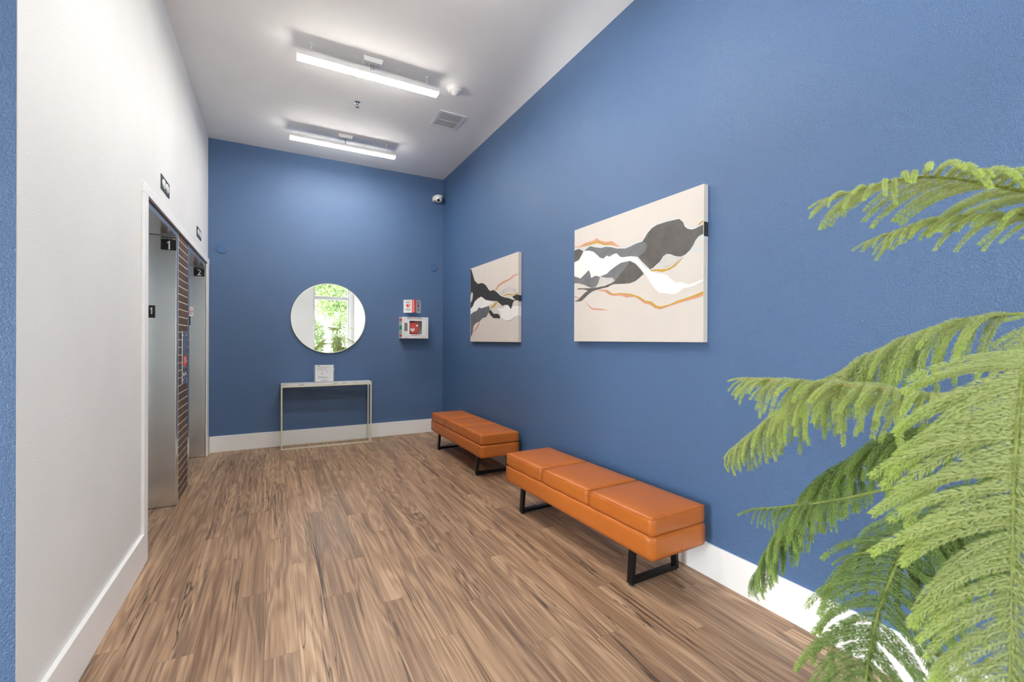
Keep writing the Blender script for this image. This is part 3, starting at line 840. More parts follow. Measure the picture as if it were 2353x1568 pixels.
# ---- AED cabinet
def heart(cx, cy, w):
    pts = []
    for k in range(28):
        a = 2 * math.pi * k / 28
        x = 16 * math.sin(a) ** 3
        y = 13 * math.cos(a) - 5 * math.cos(2 * a) - 2 * math.cos(3 * a) - math.cos(4 * a)
        pts.append((cx + x * w / 32, cy + (y + 2) * w / 32))
    return pts
def bolt(cx, cy, w):
    return [(cx + w * u, cy + w * v) for u, v in ((0.22, 0.50), (-0.02, 0.05), (0.14, 0.02), (-0.08, -0.50), (0.34, 0.12), (0.18, 0.14), (0.42, 0.50))]
ax0, ax1, ay, az0, az1 = 1.490, 1.846, 5.888, 1.307, 1.592
aw, ah = ax1 - ax0, az1 - az0
aed = thing('aed_cabinet', 'white wall cabinet with window showing a red defibrillator case', 'cabinet', (ax0, ay, az0))
dp = YF - ay - 0.001
body = MB()
body.box(0, aw, dp - 0.004, dp, 0, ah); body.box(0, 0.004, 0.0, dp - 0.004, 0, ah); body.box(aw - 0.004, aw, 0.0, dp - 0.004, 0, ah)
body.box(0.004, aw - 0.004, 0, dp - 0.004, 0, 0.004); body.box(0.004, aw - 0.004, 0, dp - 0.004, ah - 0.004, ah)
body.build('cabinet_body', WENAM, aed)
wx0, wx1, wz0, wz1 = 0.098, 0.268, 0.055, 0.235
face = MB()
for a, b, c, d in ((0.004, wx0, 0.004, ah - 0.004), (wx1, aw - 0.004, 0.004, ah - 0.004), (wx0, wx1, 0.004, wz0), (wx0, wx1, wz1, ah - 0.004)):
    face.box(a, b, 0.0, 0.006, c, d)
face.build('front_panel', WENAM, aed)
gr = MB()      # grey strips that paint in the shade of the gap round the door
gx0, gx1, gz0, gz1 = 0.026, aw - 0.022, 0.030, ah - 0.026
for a, b, c, d in ((gx0, gx1, gz0, gz0 + 0.002), (gx0, gx1, gz1 - 0.002, gz1), (gx0, gx0 + 0.002, gz0, gz1), (gx1 - 0.002, gx1, gz0, gz1)):
    gr.box(a, b, -0.0006, 0.0, c, d)
gr.build('door_gap_shade', GREYINK, aed)
MB().box(wx0, wx1, 0.002, 0.004, wz0, wz1).build('window_pane', ACRYLIC, aed)
vs, fs = rounded_box(0.082, 0.035, 0.080, 0.03, (10, 6, 10))
case = MB().add([v + Vector((wx0 + 0.056, 0.050, wz0 + 0.083)) for v in vs], fs).build('defibrillator_case', DRED, aed, smooth=True)
MB().tube([(wx0 + 0.0, 0.06, wz0 + 0.15), (wx0 + 0.02, 0.06, wz0 + 0.172), (wx0 + 0.06, 0.06, wz0 + 0.172), (wx0 + 0.085, 0.06, wz0 + 0.15)], 0.010, 8).build('carry_handle', BLACK, case)
MB().prism(heart(wx0 + 0.045, wz0 + 0.055, 0.06), (0, 0.0146, 0), X3, Z3, -Y3, 0.001).build('printed_heart', LETTER, case)
MB().lathe([(0.014, 0.016), (0.014, 0.012)], (wx0 + 0.108, 0, wz0 + 0.118), 20, 'y').build('round_badge', LETTER, case)
MB().box(0.034, 0.068, -0.003, 0.0, 0.098, 0.205).build('handle_recess', BLACK, aed, 0.002)
MB().box(0.047, 0.054, -0.008, -0.003, 0.100, 0.203).build('handle', WENAM, aed, 0.002)
text_obj('lettering', 'AED', 0.032, (0.105, -0.0008, ah - 0.014), X3, Z3, INK, aed, squash=1.3)
text_obj('lettering', 'DEA', 0.032, (0.232, -0.0008, ah - 0.014), X3, Z3, INK, aed, squash=1.3)
MB().prism(heart(0.169, ah - 0.015, 0.022), (0, -0.0002, 0), X3, Z3, -Y3, 0.0008).build('printed_heart', RED, aed)
MB().box(0.12, 0.158, -0.0006, 0.0, 0.040, 0.046).build('printed_strip', RED, aed)
MB().box(0.160, 0.182, -0.0006, 0.0, 0.040, 0.046).build('printed_strip', GREEN, aed)
MB().box(0.184, 0.24, -0.0006, 0.0, 0.040, 0.046).build('printed_strip', RED, aed)
MB().box(0.028, 0.095, -0.0006, 0.0, 0.008, 0.011).build('printed_strip', DRED, aed)
MB().box(aw - 0.09, aw - 0.024, -0.0006, 0.0, 0.012, 0.015).build('printed_strip', DRED, aed)
for mt, za, zb_ in ((RED, 0.232, 0.264), (PALE, 0.178, 0.228), (GREEN, 0.118, 0.172), (PALE, 0.058, 0.112), (RED, 0.022, 0.050)):
    MB().box(-0.0008, 0.0, 0.012, dp - 0.02, za, zb_).build('side_sticker', mt, aed)

# ---- V-shaped AED sign
vx0, vx1, vr, vz0, vz1 = 1.549, 1.791, Vector((1.670, 5.929)), 1.655, 1.831
vs_ = thing('aed_sign', 'V-shaped white and red wall sign with hearts above the cabinet', 'sign', (vr.x, YF, vz0))
vo = Vector((vr.x, YF, vz0))
H = vz1 - vz0
for nm, wallx, sgn in (('left', vx0, -1), ('right', vx1, 1)):
    pw_ = Vector((wallx, YF - 0.001, 0)) - Vector((vo.x, vo.y, 0))
    pr_ = Vector((vr.x, vr.y, 0)) - Vector((vo.x, vo.y, 0))
    a, b = (pw_, pr_) if sgn < 0 else (pr_, pw_)
    ex = (b - a).normalized(); W_ = (b - a).length
    ez = ex.cross(Z3)      # outwards, to the room
    pan = MB().prism([(0, 0), (W_, 0), (W_, H), (0, H)], a, ex, Z3, -ez, 0.002).build('sign_panel', WPLAST, vs_)
    rx0, rx1 = (W_ - 0.042, W_ - 0.001) if sgn < 0 else (0.001, 0.042)
    MB().prism([(rx0, 0), (rx1, 0), (rx1, H), (rx0, H)], a + ez * 0.0002, ex, Z3, ez, 0.0006).build('red_band', RED, pan)
    cx = (W_ - 0.042) * 0.56 if sgn < 0 else 0.042 + (W_ - 0.042) * 0.44
    text_obj('lettering', 'AED', 0.042, a + ex * cx + Z3 * (H * 0.80) + ez * 0.001, ex, Z3, INK, pan, squash=0.9)
    text_obj('lettering', 'DEA', 0.042, a + ex * cx + Z3 * (H * 0.24) + ez * 0.001, ex, Z3, INK, pan, squash=0.9)
    MB().prism(heart(cx, H * 0.52, 0.062), a + ez * 0.0002, ex, Z3, ez, 0.0006).build('printed_heart', RED, pan)
    MB().prism(bolt(cx + 0.004, H * 0.52, 0.042), a + ez * 0.0009, ex, Z3, ez, 0.0004).build('printed_bolt', LETTER, pan)
    bx = (rx0 + rx1) / 2
    MB().prism(heart(bx, H * 0.51, 0.018), a + ez * 0.0009, ex, Z3, ez, 0.0004).build('printed_heart', LETTER, pan)
    st = MB()
    for za, zb_ in ((0.06, 0.42), (0.60, 0.95)):
        k = za
        while k < zb_:
            st.prism([(bx - 0.005, H * k), (bx + 0.005, H * k), (bx + 0.005, H * (k + 0.03)), (bx - 0.005, H * (k + 0.03))], a + ez * 0.0009, ex, Z3, ez, 0.0004)
            k += 0.045
    st.build('printed_lines', LETTER, pan)

# ---- round blank covers painted over on the back wall
for lab, x, z in (('round blue-painted cover plate on the back wall beside the elevator alcove', -0.531, 2.323),
                  ('round blue-painted cover plate on the back wall near the right corner', 1.969, 2.312)):
    cp = thing('cover_plate', lab, 'cover plate', (x, YF, z), 0, 'painted cover plates')
    MB().lathe([(0.058, 0.0), (0.058, -0.008), (0.054, -0.011)], (0, 0, 0), 28, 'y').build('plate', BLUEP, cp)
    for sx in (-1, 1):
        MB().lathe([(0.005, -0.010), (0.004, -0.0125)], (sx * 0.042, 0, 0), 10, 'y').build('screw', BLUEP, cp)

# ---- security camera
sc = thing('security_camera', 'white turret security camera on the back wall in the top corner', 'camera', (2.005, YF, 3.262))
vs, fs = rounded_box(0.052, 0.050, 0.036, 0.018, (8, 8, 6))
MB().add([v + Vector((-0.010, -0.046, -0.004)) for v in vs], fs).build('wall_mount', WPLAST, sc, smooth=True)
MB().lathe([(0.0, 0.042), (0.042, 0.040), (0.058, 0.030), (0.061, 0.018), (0.058, 0.012)], (0.012, -0.078, 0), 28).build('mount_ring', WPLAST, sc, smooth=True)
prof = [(0.047, 0.014)] + [(0.047 * math.cos(a), -0.012 - 0.047 * math.sin(a)) for a in [math.radians(q) for q in range(0, 90, 15)]] + [(0.002, -0.059)]
head = MB().lathe(prof, (0.012, -0.078, 0), 28).build('turret', WPLAST, sc, smooth=True)
d = Vector((-0.35, -0.78, -0.52)).normalized()
u = d.cross(Z3).normalized(); w = d.cross(u)
c = Vector((0.012, -0.078, -0.012)) + d * 0.040
MB().prism([(0.020 * math.cos(2 * math.pi * k / 20), 0.020 * math.sin(2 * math.pi * k / 20)) for k in range(20)], c, u, w, d, 0.010).build('lens', BLACK, head)

# ---- linear pendant lights
def make_light(label, cx, cy, second=False):
    L, W, top = 1.105, 0.088, 3.462
    f = thing('linear_light', label, 'ceiling light', (cx, cy, ZC), 0, 'linear ceiling lights')
    zt = top - ZC
    # housing: shallow white tray with end caps
    h = MB()
    prof = [(-W / 2, zt - 0.032), (-W / 2, zt - 0.002), (-W / 2 + 0.004, zt), (W / 2 - 0.004, zt), (W / 2, zt - 0.002), (W / 2, zt - 0.032)]
    h.prism([(a, b) for a, b in prof], (-L / 2, 0, 0), Y3, Z3, X3, L)
    h.build('housing', WENAM, f)
    ln = []
    for k in range(9):
        a = math.pi * k / 8
        ln.append((-(W / 2 - 0.001) * math.copysign(abs(math.cos(a)) ** 0.55, math.cos(a)), zt - 0.0325 - 0.014 * math.sin(a) ** 0.7))
    MB().prism(ln, (-L / 2 + 0.002, 0, 0), Y3, Z3, X3, L - 0.004).build('lens', LENS, f)
    # canopy box on the ceiling
    cz = -0.0005
    can = MB().add([(-0.078, -0.052, cz), (0.078, -0.052, cz), (0.078, 0.052, cz), (-0.078, 0.052, cz),
                    (-0.070, -0.040, cz - 0.034), (0.070, -0.040, cz - 0.034), (0.070, 0.040, cz - 0.034), (-0.070, 0.040, cz - 0.034)],
                   [(0, 1, 2, 3), (7, 6, 5, 4), (0, 4, 5, 1), (1, 5, 6, 2), (2, 6, 7, 3), (3, 7, 4, 0)]).build('canopy', WENAM, f, 0.003)
    for sx in (-1, 1):
        MB().lathe([(0.005, cz - 0.033), (0.004, cz - 0.038)], (sx * 0.042, 0, 0), 10).build('screw', CHROME, can)
    if not second:
        MB().tube([(-0.012, 0, cz - 0.034), (-0.012, 0, zt)], 0.005, 8).build('cable', SATIN, f)
        MB().tube([(0.010, 0, cz - 0.034), (0.012, 0, zt + 0.025), (0.018, 0, zt)], 0.005, 8).build('cable', SATIN, f)
    else:
        MB().tube([(-0.004, 0, cz - 0.034), (0.004, -0.004, zt + 0.03), (0.010, 0, zt)], 0.006, 8).build('cable', SATIN, f)
    for sx in (-1, 1):
        x = sx * 0.455
        hk = MB().box(x - 0.012, x + 0.012, -0.006, 0.006, cz - 0.006, cz)
        hk.tube([(x, 0, cz - 0.006), (x - sx * 0.006, 0, cz - 0.022), (x, 0, cz - 0.030)], 0.003, 6)
        hook = hk.build('ceiling_hook', WENAM, f)
        ch = MB()
        nl = 6
        z0_, z1_ = zt, cz - 0.026
        for k in range(nl):
            za = z0_ + (z1_ - z0_) * k / nl; zb_ = z0_ + (z1_ - z0_) * (k + 1) / nl
            w = 0.0042
            e = X3 if k % 2 else Y3
            cc = Vector((x, 0, (za + zb_) / 2)); hh = (zb_ - za) / 2 + 0.002
            ch.tube([cc + e * w * math.cos(2 * math.pi * q / 8) + Z3 * hh * math.sin(2 * math.pi * q / 8) for q in range(8)], 0.0014, 5, True)
        o = ch.build('chain', WENAM, f)
        o['kind'] = 'stuff'
    return f
make_light('linear ceiling light nearer the camera, beside the smoke detector', 0.697, 3.745)
make_light('linear ceiling light nearest the blue back wall', 0.690, 5.275, True)
make_light('linear ceiling light just above the top edge of the view', 0.700, 2.205)

# ---- smoke detector
sd = thing('smoke_detector', 'white round smoke detector on the ceiling beside the light', 'smoke detector', (1.430, 3.800, ZC))
MB().lathe([(0.075, 0.0), (0.075, -0.010), (0.070, -0.016)], (0, 0, 0), 40).build('base_ring', WPLAST, sd)
MB().lathe([(0.066, -0.0162), (0.062, -0.028), (0.050, -0.036)], (0, 0, 0), 40).build('body', WPLAST, sd)
MB().lathe([(0.040, -0.0362), (0.036, -0.050), (0.026, -0.052)], (0, 0, 0), 40).build('sensor_ring', WPLAST, sd)
MB().lathe([(0.022, -0.0522), (0.022, -0.059), (0.012, -0.063)], (0, 0, 0), 30).build('sensor_cap', WPLAST, sd)
for k in range(10):
    a = 2 * math.pi * k / 10
    MB().box(0.039 + 0.000, 0.0405, -0.007, 0.007, -0.046, -0.042).build('slot', GREYINK, sd).rotation_euler = (0, 0, a)

# ---- sprinkler
sp = thing('sprinkler_head', 'small chrome sprinkler head between the two ceiling lights', 'sprinkler', (0.695, 4.470, ZC))
MB().lathe([(0.030, 0.0), (0.030, -0.002), (0.016, -0.008)], (0, 0, 0), 24).build('escutcheon', CHROME, sp)
MB().lathe([(0.008, -0.0082), (0.008, -0.020)], (0, 0, 0), 14).build('nozzle', CHROME, sp)
for sx in (-1, 1):
    MB().tube([(sx * 0.007, 0, -0.018), (sx * 0.012, 0, -0.030), (sx * 0.004, 0, -0.044)], 0.0022, 6).build('yoke_arm', CHROME, sp)
MB().lathe([(0.017, -0.045), (0.017, -0.047)], (0, 0, 0), 20).build('deflector', CHROME, sp)

# ---- air vent
vt = thing('air_vent', 'white perforated air vent grille on the ceiling', 'vent', (1.577, 4.386, ZC))
hx, hy = 0.142, 0.168
fr = MB()
b = 0.028
for a, c, d, e in ((-hx, hx, -hy, -hy + b), (-hx, hx, hy - b, hy), (-hx, -hx + b, -hy + b, hy - b), (hx - b, hx, -hy + b, hy - b)):
    fr.box(a, c, d, e, -0.008, 0.0)
fr.build('frame', WENAM, vt, 0.002)
MB().box(-hx + b, hx - b, -hy + b, hy - b, -0.0025, -0.0005).build('backing', GREYPLATE, vt)
MB().box(-hx + b, hx - b, -0.005, 0.005, -0.007, -0.003).build('centre_bar', WENAM, vt)
gl = MB()
nx = 26
for k in range(nx):
    x = -hx + b + (2 * (hx - b)) * (k + 0.5) / nx
    gl.box(x - 0.0017, x + 0.0017, -hy + b, hy - b, -0.0055, -0.003)
for k in range(14):
    y = -hy + b + (2 * (hy - b)) * (k + 0.5) / 14
    gl.box(-hx + b, hx - b, y - 0.0016, y + 0.0016, -0.0065, -0.0055)
o = gl.build('grille', WENAM, vt); o['kind'] = 'stuff'
for sx in (-1, 1):
    for sy in (-1, 1):
        MB().lathe([(0.004, -0.008), (0.003, -0.0095)], (sx * 0.06, sy * (hy - b / 2), 0), 8).build('screw', CHROME, vt)

# ---- elevator hall lanterns above the doors
for lab, ya, yb in (('dark hall lantern with two white lenses above the nearer elevator', 3.680, 3.940),
                    ('dark hall lantern with two white lenses above the farther elevator', 5.215, 5.495)):
    yc = (ya + yb) / 2; hw = (yb - ya) / 2
    lt = thing('hall_lantern', lab, 'lantern', (XL, yc, 2.282), 0, 'elevator hall lanterns')
    hz = 0.097
    MB().prism([(-hw, 0), (hw, 0), (hw, hz), (-hw, hz)], (0.0, 0, 0), Y3, Z3, X3, 0.005).build('plate', GREYPLATE, lt, 0.002)
    for sy in (-1, 1):
        vs = []; fs = []
        nu, nv = 16, 6
        for j in range(nv + 1):
            t = math.pi / 2 * j / nv
            for i in range(nu):
                a = 2 * math.pi * i / nu
                vs.append((0.005 + 0.009 * math.sin(t), sy * 0.054 + 0.050 * math.cos(t) * math.cos(a), hz / 2 + 0.032 * math.cos(t) * math.sin(a)))
        for j in range(nv):
            for i in range(nu):
                k = (i + 1) % nu
                fs.append((j * nu + i, j * nu + k, (j + 1) * nu + k, (j + 1) * nu + i))
        MB().add(vs, fs).build('lens', LAMPDOME, lt, smooth=True)

def numeral_one(cx, z0, h):
    return [(cx + h * u, z0 + h * v) for u, v in ((0.0, 0), (0.13, 0), (0.13, 1), (0.04, 1), (-0.03, 0.88), (-0.15, 0.82), (-0.15, 0.72), (0.0, 0.74))]
# ---- signs on the steel jambs (facing the camera side)
def jamb_sign(name, label, x0, x1, z0, z1, y, group=None):
    s = thing(name, label, 'sign', ((x0 + x1) / 2, y, z0), 0, group)
    MB().box(-(x1 - x0) / 2, (x1 - x0) / 2, -0.003, -0.0003, 0, z1 - z0).build('plate', BLACK, s, 0.0005)
    return s
for num, yj, xa, xb, za, zb_ in (('1', 4.250, -0.764, -0.669, 1.968, 2.069), ('2', 5.876, -0.772, -0.674, 1.969, 2.070)):
    s = jamb_sign('elevator_sign', 'black ELEVATOR %s sign at the top of the %s steel jamb' % (num, 'nearer' if num == '1' else 'farther'), xa, xb, za, zb_, yj, 'elevator number signs')
    text_obj('lettering', 'ELEVATOR', 0.0185, (0, -0.0034, 0.087), X3, Z3, LETTER, s, squash=1.02)
    if num == '1':
        MB().prism(numeral_one(0.0, 0.005, 0.066), (0, -0.0031, 0), X3, Z3, -Y3, 0.0004).build('numeral', LETTER, s)
    else:
        text_obj('numeral', num, 0.092, (0, -0.0034, 0.038), X3, Z3, LETTER, s, squash=0.9)
s = jamb_sign('floor_sign', 'black floor number 1 sign with star on the nearer steel jamb', -0.905, -0.797, 1.447, 1.541, 4.250)
MB().prism(numeral_one(0.030, 0.028, 0.050), (0, -0.0031, 0), X3, Z3, -Y3, 0.0004).build('numeral', LETTER, s)
star = [(0.016 * (1 if k % 2 == 0 else 0.42) * math.sin(math.pi * k / 5), 0.016 * (1 if k % 2 == 0 else 0.42) * math.cos(math.pi * k / 5)) for k in range(10)]
MB().prism([(a - 0.010, b + 0.060) for a, b in star], (0, -0.0031, 0), X3, Z3, -Y3, 0.0004).build('star', LETTER, s)
s = jamb_sign('floor_sign', 'black floor sign edge showing on the farther steel jamb', -0.900, -0.800, 1.436, 1.530, 5.876)
MB().prism(numeral_one(0.020, 0.028, 0.050), (0, -0.0031, 0), X3, Z3, -Y3, 0.0004).build('numeral', LETTER, s)
s = thing('notice_sticker', 'white sticker with red print on the farther steel jamb', 'sticker', (-0.817, 5.876, 1.533))
MB().box(-0.045, 0.043, -0.0008, -0.0002, 0, 0.103).build('sheet', PAPER, s)
rl = MB()
for zz, a, b in ((0.082, -0.03, 0.01), (0.066, -0.03, 0.02), (0.046, -0.03, 0.032), (0.026, -0.03, 0.03), (0.010, -0.03, 0.008)):
    k = a
    while k < b:
        rl.box(k, k + 0.007, -0.0012, -0.0008, zz, zz + 0.010); k += 0.010
rl.build('printed_lines', RED, s)

# ---- call station on the brick pier
cs = thing('call_station', 'steel elevator call panel with red notice on the brick pier', 'call panel', (XL, 4.552, 0.918))
MB().prism([(-0.105, 0), (0.105, 0), (0.105, 0.436), (-0.105, 0.436)], (0.0005, 0, 0), Y3, Z3, X3, 0.006).build('plate', STEEL, cs, 0.004)
MB().box(0.0066, 0.0075, -0.068, 0.092, 0.145, 0.235).build('red_notice', RED, cs)
wl_ = MB()
for zz in (0.215, 0.200, 0.185, 0.170):
    wl_.box(0.0075, 0.0079, -0.05, 0.07, zz, zz + 0.005)
wl_.build('printed_lines', LETTER, cs)
for yy in (-0.03, 0.05):
    MB().lathe([(0.011, 0.0066), (0.011, 0.010), (0.006, 0.0105)], (0, yy, 0.118), 14, 'x').build('key_switch', BLACK, cs)
for yy in (-0.03, 0.05):
    MB().lathe([(0.019, 0.0066), (0.019, 0.012), (0.014, 0.0135)], (0, yy, 0.072), 18, 'x').build('call_button', CHROME, cs)
for yy in (-0.085, 0.085):
    for zz in (0.035, 0.40):
        MB().lathe([(0.005, 0.0066), (0.004, 0.0085)], (0, yy, zz), 10, 'x').build('screw', LETTER, cs)

# ---- potted Norfolk pine beside the camera
TR = Vector((1.375, 0.20))
plant = thing('potted_pine', 'tall potted Norfolk pine with feathery drooping branches beside the blue wall', 'plant', (TR.x, TR.y, 0))
P0 = Vector((TR.x, TR.y, 0))
pot = MB().lathe([(0.0, 0.0), (0.125, 0.0), (0.135, 0.01), (0.165, 0.30), (0.170, 0.32), (0.155, 0.32), (0.150, 0.29)], (0, 0, 0), 36).build('pot', POT, plant, smooth=False)
MB().lathe([(0.0, 0.285), (0.149, 0.285), (0.149, 0.29), (0.0, 0.291)], (0, 0, 0), 30).build('soil', SOIL, plant)
tk = [(0, 0, 0.28), (0.004, 0.003, 0.7), (-0.003, 0.004, 1.1), (0.0, 0.0, 1.36), (0.002, -0.002, 1.53), (0.002, -0.002, 1.56)]
MB().tube(tk, [0.011, 0.010, 0.008, 0.007, 0.005, 0.002], 10).build('trunk', BARK, plant, smooth=True)
for sx, sy, zt in ((-0.085, -0.02, 1.785), (0.075, 0.015, 1.755)):
    MB().tube([(sx * 0.9, sy, 0.28), (sx, sy, zt)], 0.0045, 8).build('stake', STAKE, plant)
MB().tube([(-0.085, -0.02, 1.422), (0.0, 0.0, 1.424)], 0.003, 6).build('plant_tie', STAKE, plant)

def spray(L, droop, n_needle, nl=0.0125, nw=0.0021, seed=0, curl=0.0):
    """one branchlet along +x that bends down: arrays verts, tris, tip"""
    r = np.random.default_rng(seed)
    def axis(t):
        x = L * (t - 0.16 * droop * t ** 3); z = -L * droop * 0.62 * t ** 2 + 0.03 * L * np.sin(t * 2.5)
        y = curl * L * t ** 2
        return np.stack([x, y * np.ones_like(t), z], -1)
    t = np.sort(r.uniform(0.0, 1.0, n_needle))
    p = axis(t); dp = axis(np.clip(t + 0.01, 0, 1.02)) - p
    T = dp / np.linalg.norm(dp, axis=1, keepdims=True)
    ang = np.arange(n_needle) * 2.39996 + r.uniform(-0.3, 0.3, n_needle)
    up = np.array([0.0, 0.0, 1.0])
    A = np.cross(T, np.array([0.0, 1.0, 0.0])); A /= np.linalg.norm(A, axis=1, keepdims=True)
    B = np.cross(T, A)
    rad = A * np.cos(ang)[:, None] + B * np.sin(ang)[:, None]
    side = np.cross(T, rad)
    ln = nl * (0.85 + 0.3 * r.uniform(size=n_needle)) * (1 - 0.35 * t ** 6)
    base = p + rad * 0.0008
    mid = base + (T * 0.50 + rad * 0.72) * ln[:, None] * 0.55
    tip = mid + (T * 0.80 + rad * 0.30) * ln[:, None] * 0.55
    w = side * nw * 0.5
    v = np.stack([base, mid - w, tip, mid + w], 1).reshape(-1, 3)
    b = np.arange(n_needle)[:, None] * 4
    f = np.concatenate([b + np.array([[0, 1, 2]]), b + np.array([[0, 2, 3]])], 0)
    tipv = np.repeat(t, 4)
    # stem
    ts = np.linspace(0, 1, 6); ps = axis(ts)
    k = 4
    sv = []
    for i in range(6):
        rr = 0.0016 * (1 - 0.6 * ts[i])
        for q in range(k):
            a = 2 * math.pi * q / k
            sv.append(ps[i] + np.array([0, rr * math.cos(a), rr * math.sin(a)]))
    sv = np.array(sv); o = len(v)
    sf = []
    for i in range(5):
        for q in range(k):
            a, b2 = i * k + q, i * k + (q + 1) % k
            sf += [(o + a, o + b2, o + b2 + k), (o + a, o + b2 + k, o + a + k)]
    v = np.concatenate([v, sv]); f = np.concatenate([f, np.array(sf)])
    tipv = np.concatenate([tipv, np.repeat(ts * 0.6, k)])
    return v, f, tipv

def mesh_from(name, v, f, tipv, mat):
    me = bpy.data.meshes.new(name)
    me.vertices.add(len(v)); me.vertices.foreach_set('co', v.astype(np.float32).ravel())
    me.loops.add(len(f) * 3); me.loops.foreach_set('vertex_index', f.astype(np.int32).ravel())
    me.polygons.add(len(f)); me.polygons.foreach_set('loop_start', np.arange(0, len(f) * 3, 3, dtype=np.int32))
    me.update(calc_edges=True)
    at = me.attributes.new('tip', 'FLOAT', 'POINT'); at.data.foreach_set('value', tipv.astype(np.float32))
    me.materials.append(mat)
    return me

SPRAYS = [spray(0.16, dr, 250, seed=i, curl=cv) for i, (dr, cv) in enumerate(((0.25, 0.05), (0.45, -0.06), (0.65, 0.04), (0.9, -0.03), (1.15, 0.06), (0.35, 0.0)))]
LOWSPRAYS = [spray(0.16, dr, 90, 0.010, 0.0034, seed=50 + i) for i, dr in enumerate((0.3, 0.6, 0.9, 1.15))]
SPRAY_ME = {}
def spray_mesh(i, mat):
    if (i, mat.name) not in SPRAY_ME:
        SPRAY_ME[(i, mat.name)] = mesh_from('branchlet', *SPRAYS[i], mat)
    return SPRAY_ME[(i, mat.name)]

def curve(pts, n=60):
    """Catmull-Rom through the points, evenly resampled"""
    P = [np.array(p, float) for p in pts]
    P = [2 * P[0] - P[1]] + P + [2 * P[-1] - P[-2]]
    out = []
    for i in range(1, len(P) - 2):
        for t in np.linspace(0, 1, 24, endpoint=False):
            a, b, c, d = P[i - 1], P[i], P[i + 1], P[i + 2]
            out.append(0.5 * (2 * b + (c - a) * t + (2 * a - 5 * b + 4 * c - d) * t ** 2 + (3 * b - a - 3 * c + d) * t ** 3))
    out.append(P[-2])
    out = np.array(out)
    s = np.concatenate([[0], np.cumsum(np.linalg.norm(np.diff(out, axis=0), axis=1))])
    q = np.linspace(0, s[-1], n)
    return np.stack([np.interp(q, s, out[:, k]) for k in range(3)], 1), s[-1]

CANDS = []       # branchlets that may stand as objects of their own
def branch(pts, maxlen=0.16, droop=(2, 3), start=0.14, step=0.0145, mat=NEEDLE, near=True, bare=None, taper=0.4, end=1.0, lat=0.83, twig=None, onlyside=0, zr=(-0.16, 0.18)):
    """pts: rachis from the trunk to the tip, in world coordinates"""
    c, L = curve(pts)
    c = c - np.array(P0)
    rt = [0.0042 * (1 - 0.62 * i / 59) for i in range(60)]
    m = MB().tube([Vector(q) for q in c[::3]] + [Vector(c[-1])], rt[::3] + [rt[-1]], 6)
    br = m.build('branch', twig or TWIG, plant, smooth=True)
    place = []
    s = start * L
    k = 0
    while s < L * end:
        u = s / L
        i = min(58, int(u * 59))
        p = c[i] + (c[i + 1] - c[i]) * (u * 59 - i)
        T = Vector(c[min(59, i + 1)] - c[max(0, i - 1)]).normalized()
        S = T.cross(Z3)
        S = S.normalized() if S.length > 0.15 else Vector((T.y, -T.x, 0)).normalized()
        for sg in (-1, 1):
            if onlyside and sg != onlyside: continue
            if bare and bare[0] < u < bare[1]: continue
            ln = maxlen * (0.72 + 0.28 * min(1, (u - start) / 0.15 + 0.3)) * (1 if u < 1 - taper else 0.30 + 0.70 * math.sqrt(max(0.0, (1 - u) / taper)))
            ln *= random.uniform(0.88, 1.1)
            fw = 0.42 + 0.55 * max(0, (u - 0.6) / 0.4)
            D = (T * (fw + random.uniform(-0.07, 0.07)) + S * sg * lat + Z3 * random.uniform(zr[0], zr[1])).normalized()
            U = (Z3 - D * D.z).normalized()
            Y = U.cross(D)
            R = Matrix((D, Y, U)).transposed()
            place.append((Vector(p) + T * random.uniform(-0.002, 0.002), R, ln / 0.16, random.choice(droop)))
        s += step * random.uniform(0.9, 1.12); k += 1
    # needles on the rachis itself, and the growing tip
    Tt = Vector(c[-1] - c[-4]).normalized()
    U = (Z3 - Tt * Tt.z).normalized()
    place.append((Vector(c[-3]), Matrix((Tt, U.cross(Tt), U)).transposed(), 0.4, 0))
    for w in range(8 if near else 3):
        i = int(59 * (0.05 + 0.9 * w / (8 if near else 3)))
        T = Vector(c[min(59, i + 1)] - c[max(0, i - 1)]).normalized()
        U = (Z3 - T * T.z).normalized()
        place.append((Vector(c[i]), Matrix((T, U.cross(T), U)).transposed(), min(1.2, L * 0.13 / 0.16), 0))
    for q in place:
        CANDS.append((br, mat, near) + q)
    return br

T2, T1, T3 = (TR.x, TR.y, 1.345), (TR.x, TR.y, 1.52), (TR.x, TR.y, 1.08)
# top whorl
branch([T1, (1.24, 0.29, 1.575), (1.09, 0.385, 1.605), (0.95, 0.474, 1.568)], 0.135, (1, 2), 0.10, 0.018)
branch([T1, (1.31, 0.31, 1.545), (1.25, 0.42, 1.55), (1.195, 0.50, 1.522)], 0.12, (1, 2), 0.12, 0.018)
branch([T1, (1.52, 0.24, 1.57), (1.66, 0.27, 1.585), (1.78, 0.29, 1.565)], 0.11, (1, 2), 0.12, 0.016, near=False)
branch([T1, (1.42, 0.05, 1.57), (1.47, -0.10, 1.58), (1.50, -0.22, 1.555)], 0.11, (1, 2), 0.12, 0.016, near=False)
branch([T1, (1.28, 0.07, 1.57), (1.17, -0.05, 1.58), (1.06, -0.15, 1.555)], 0.11, (1, 2), 0.12, 0.016, near=False)
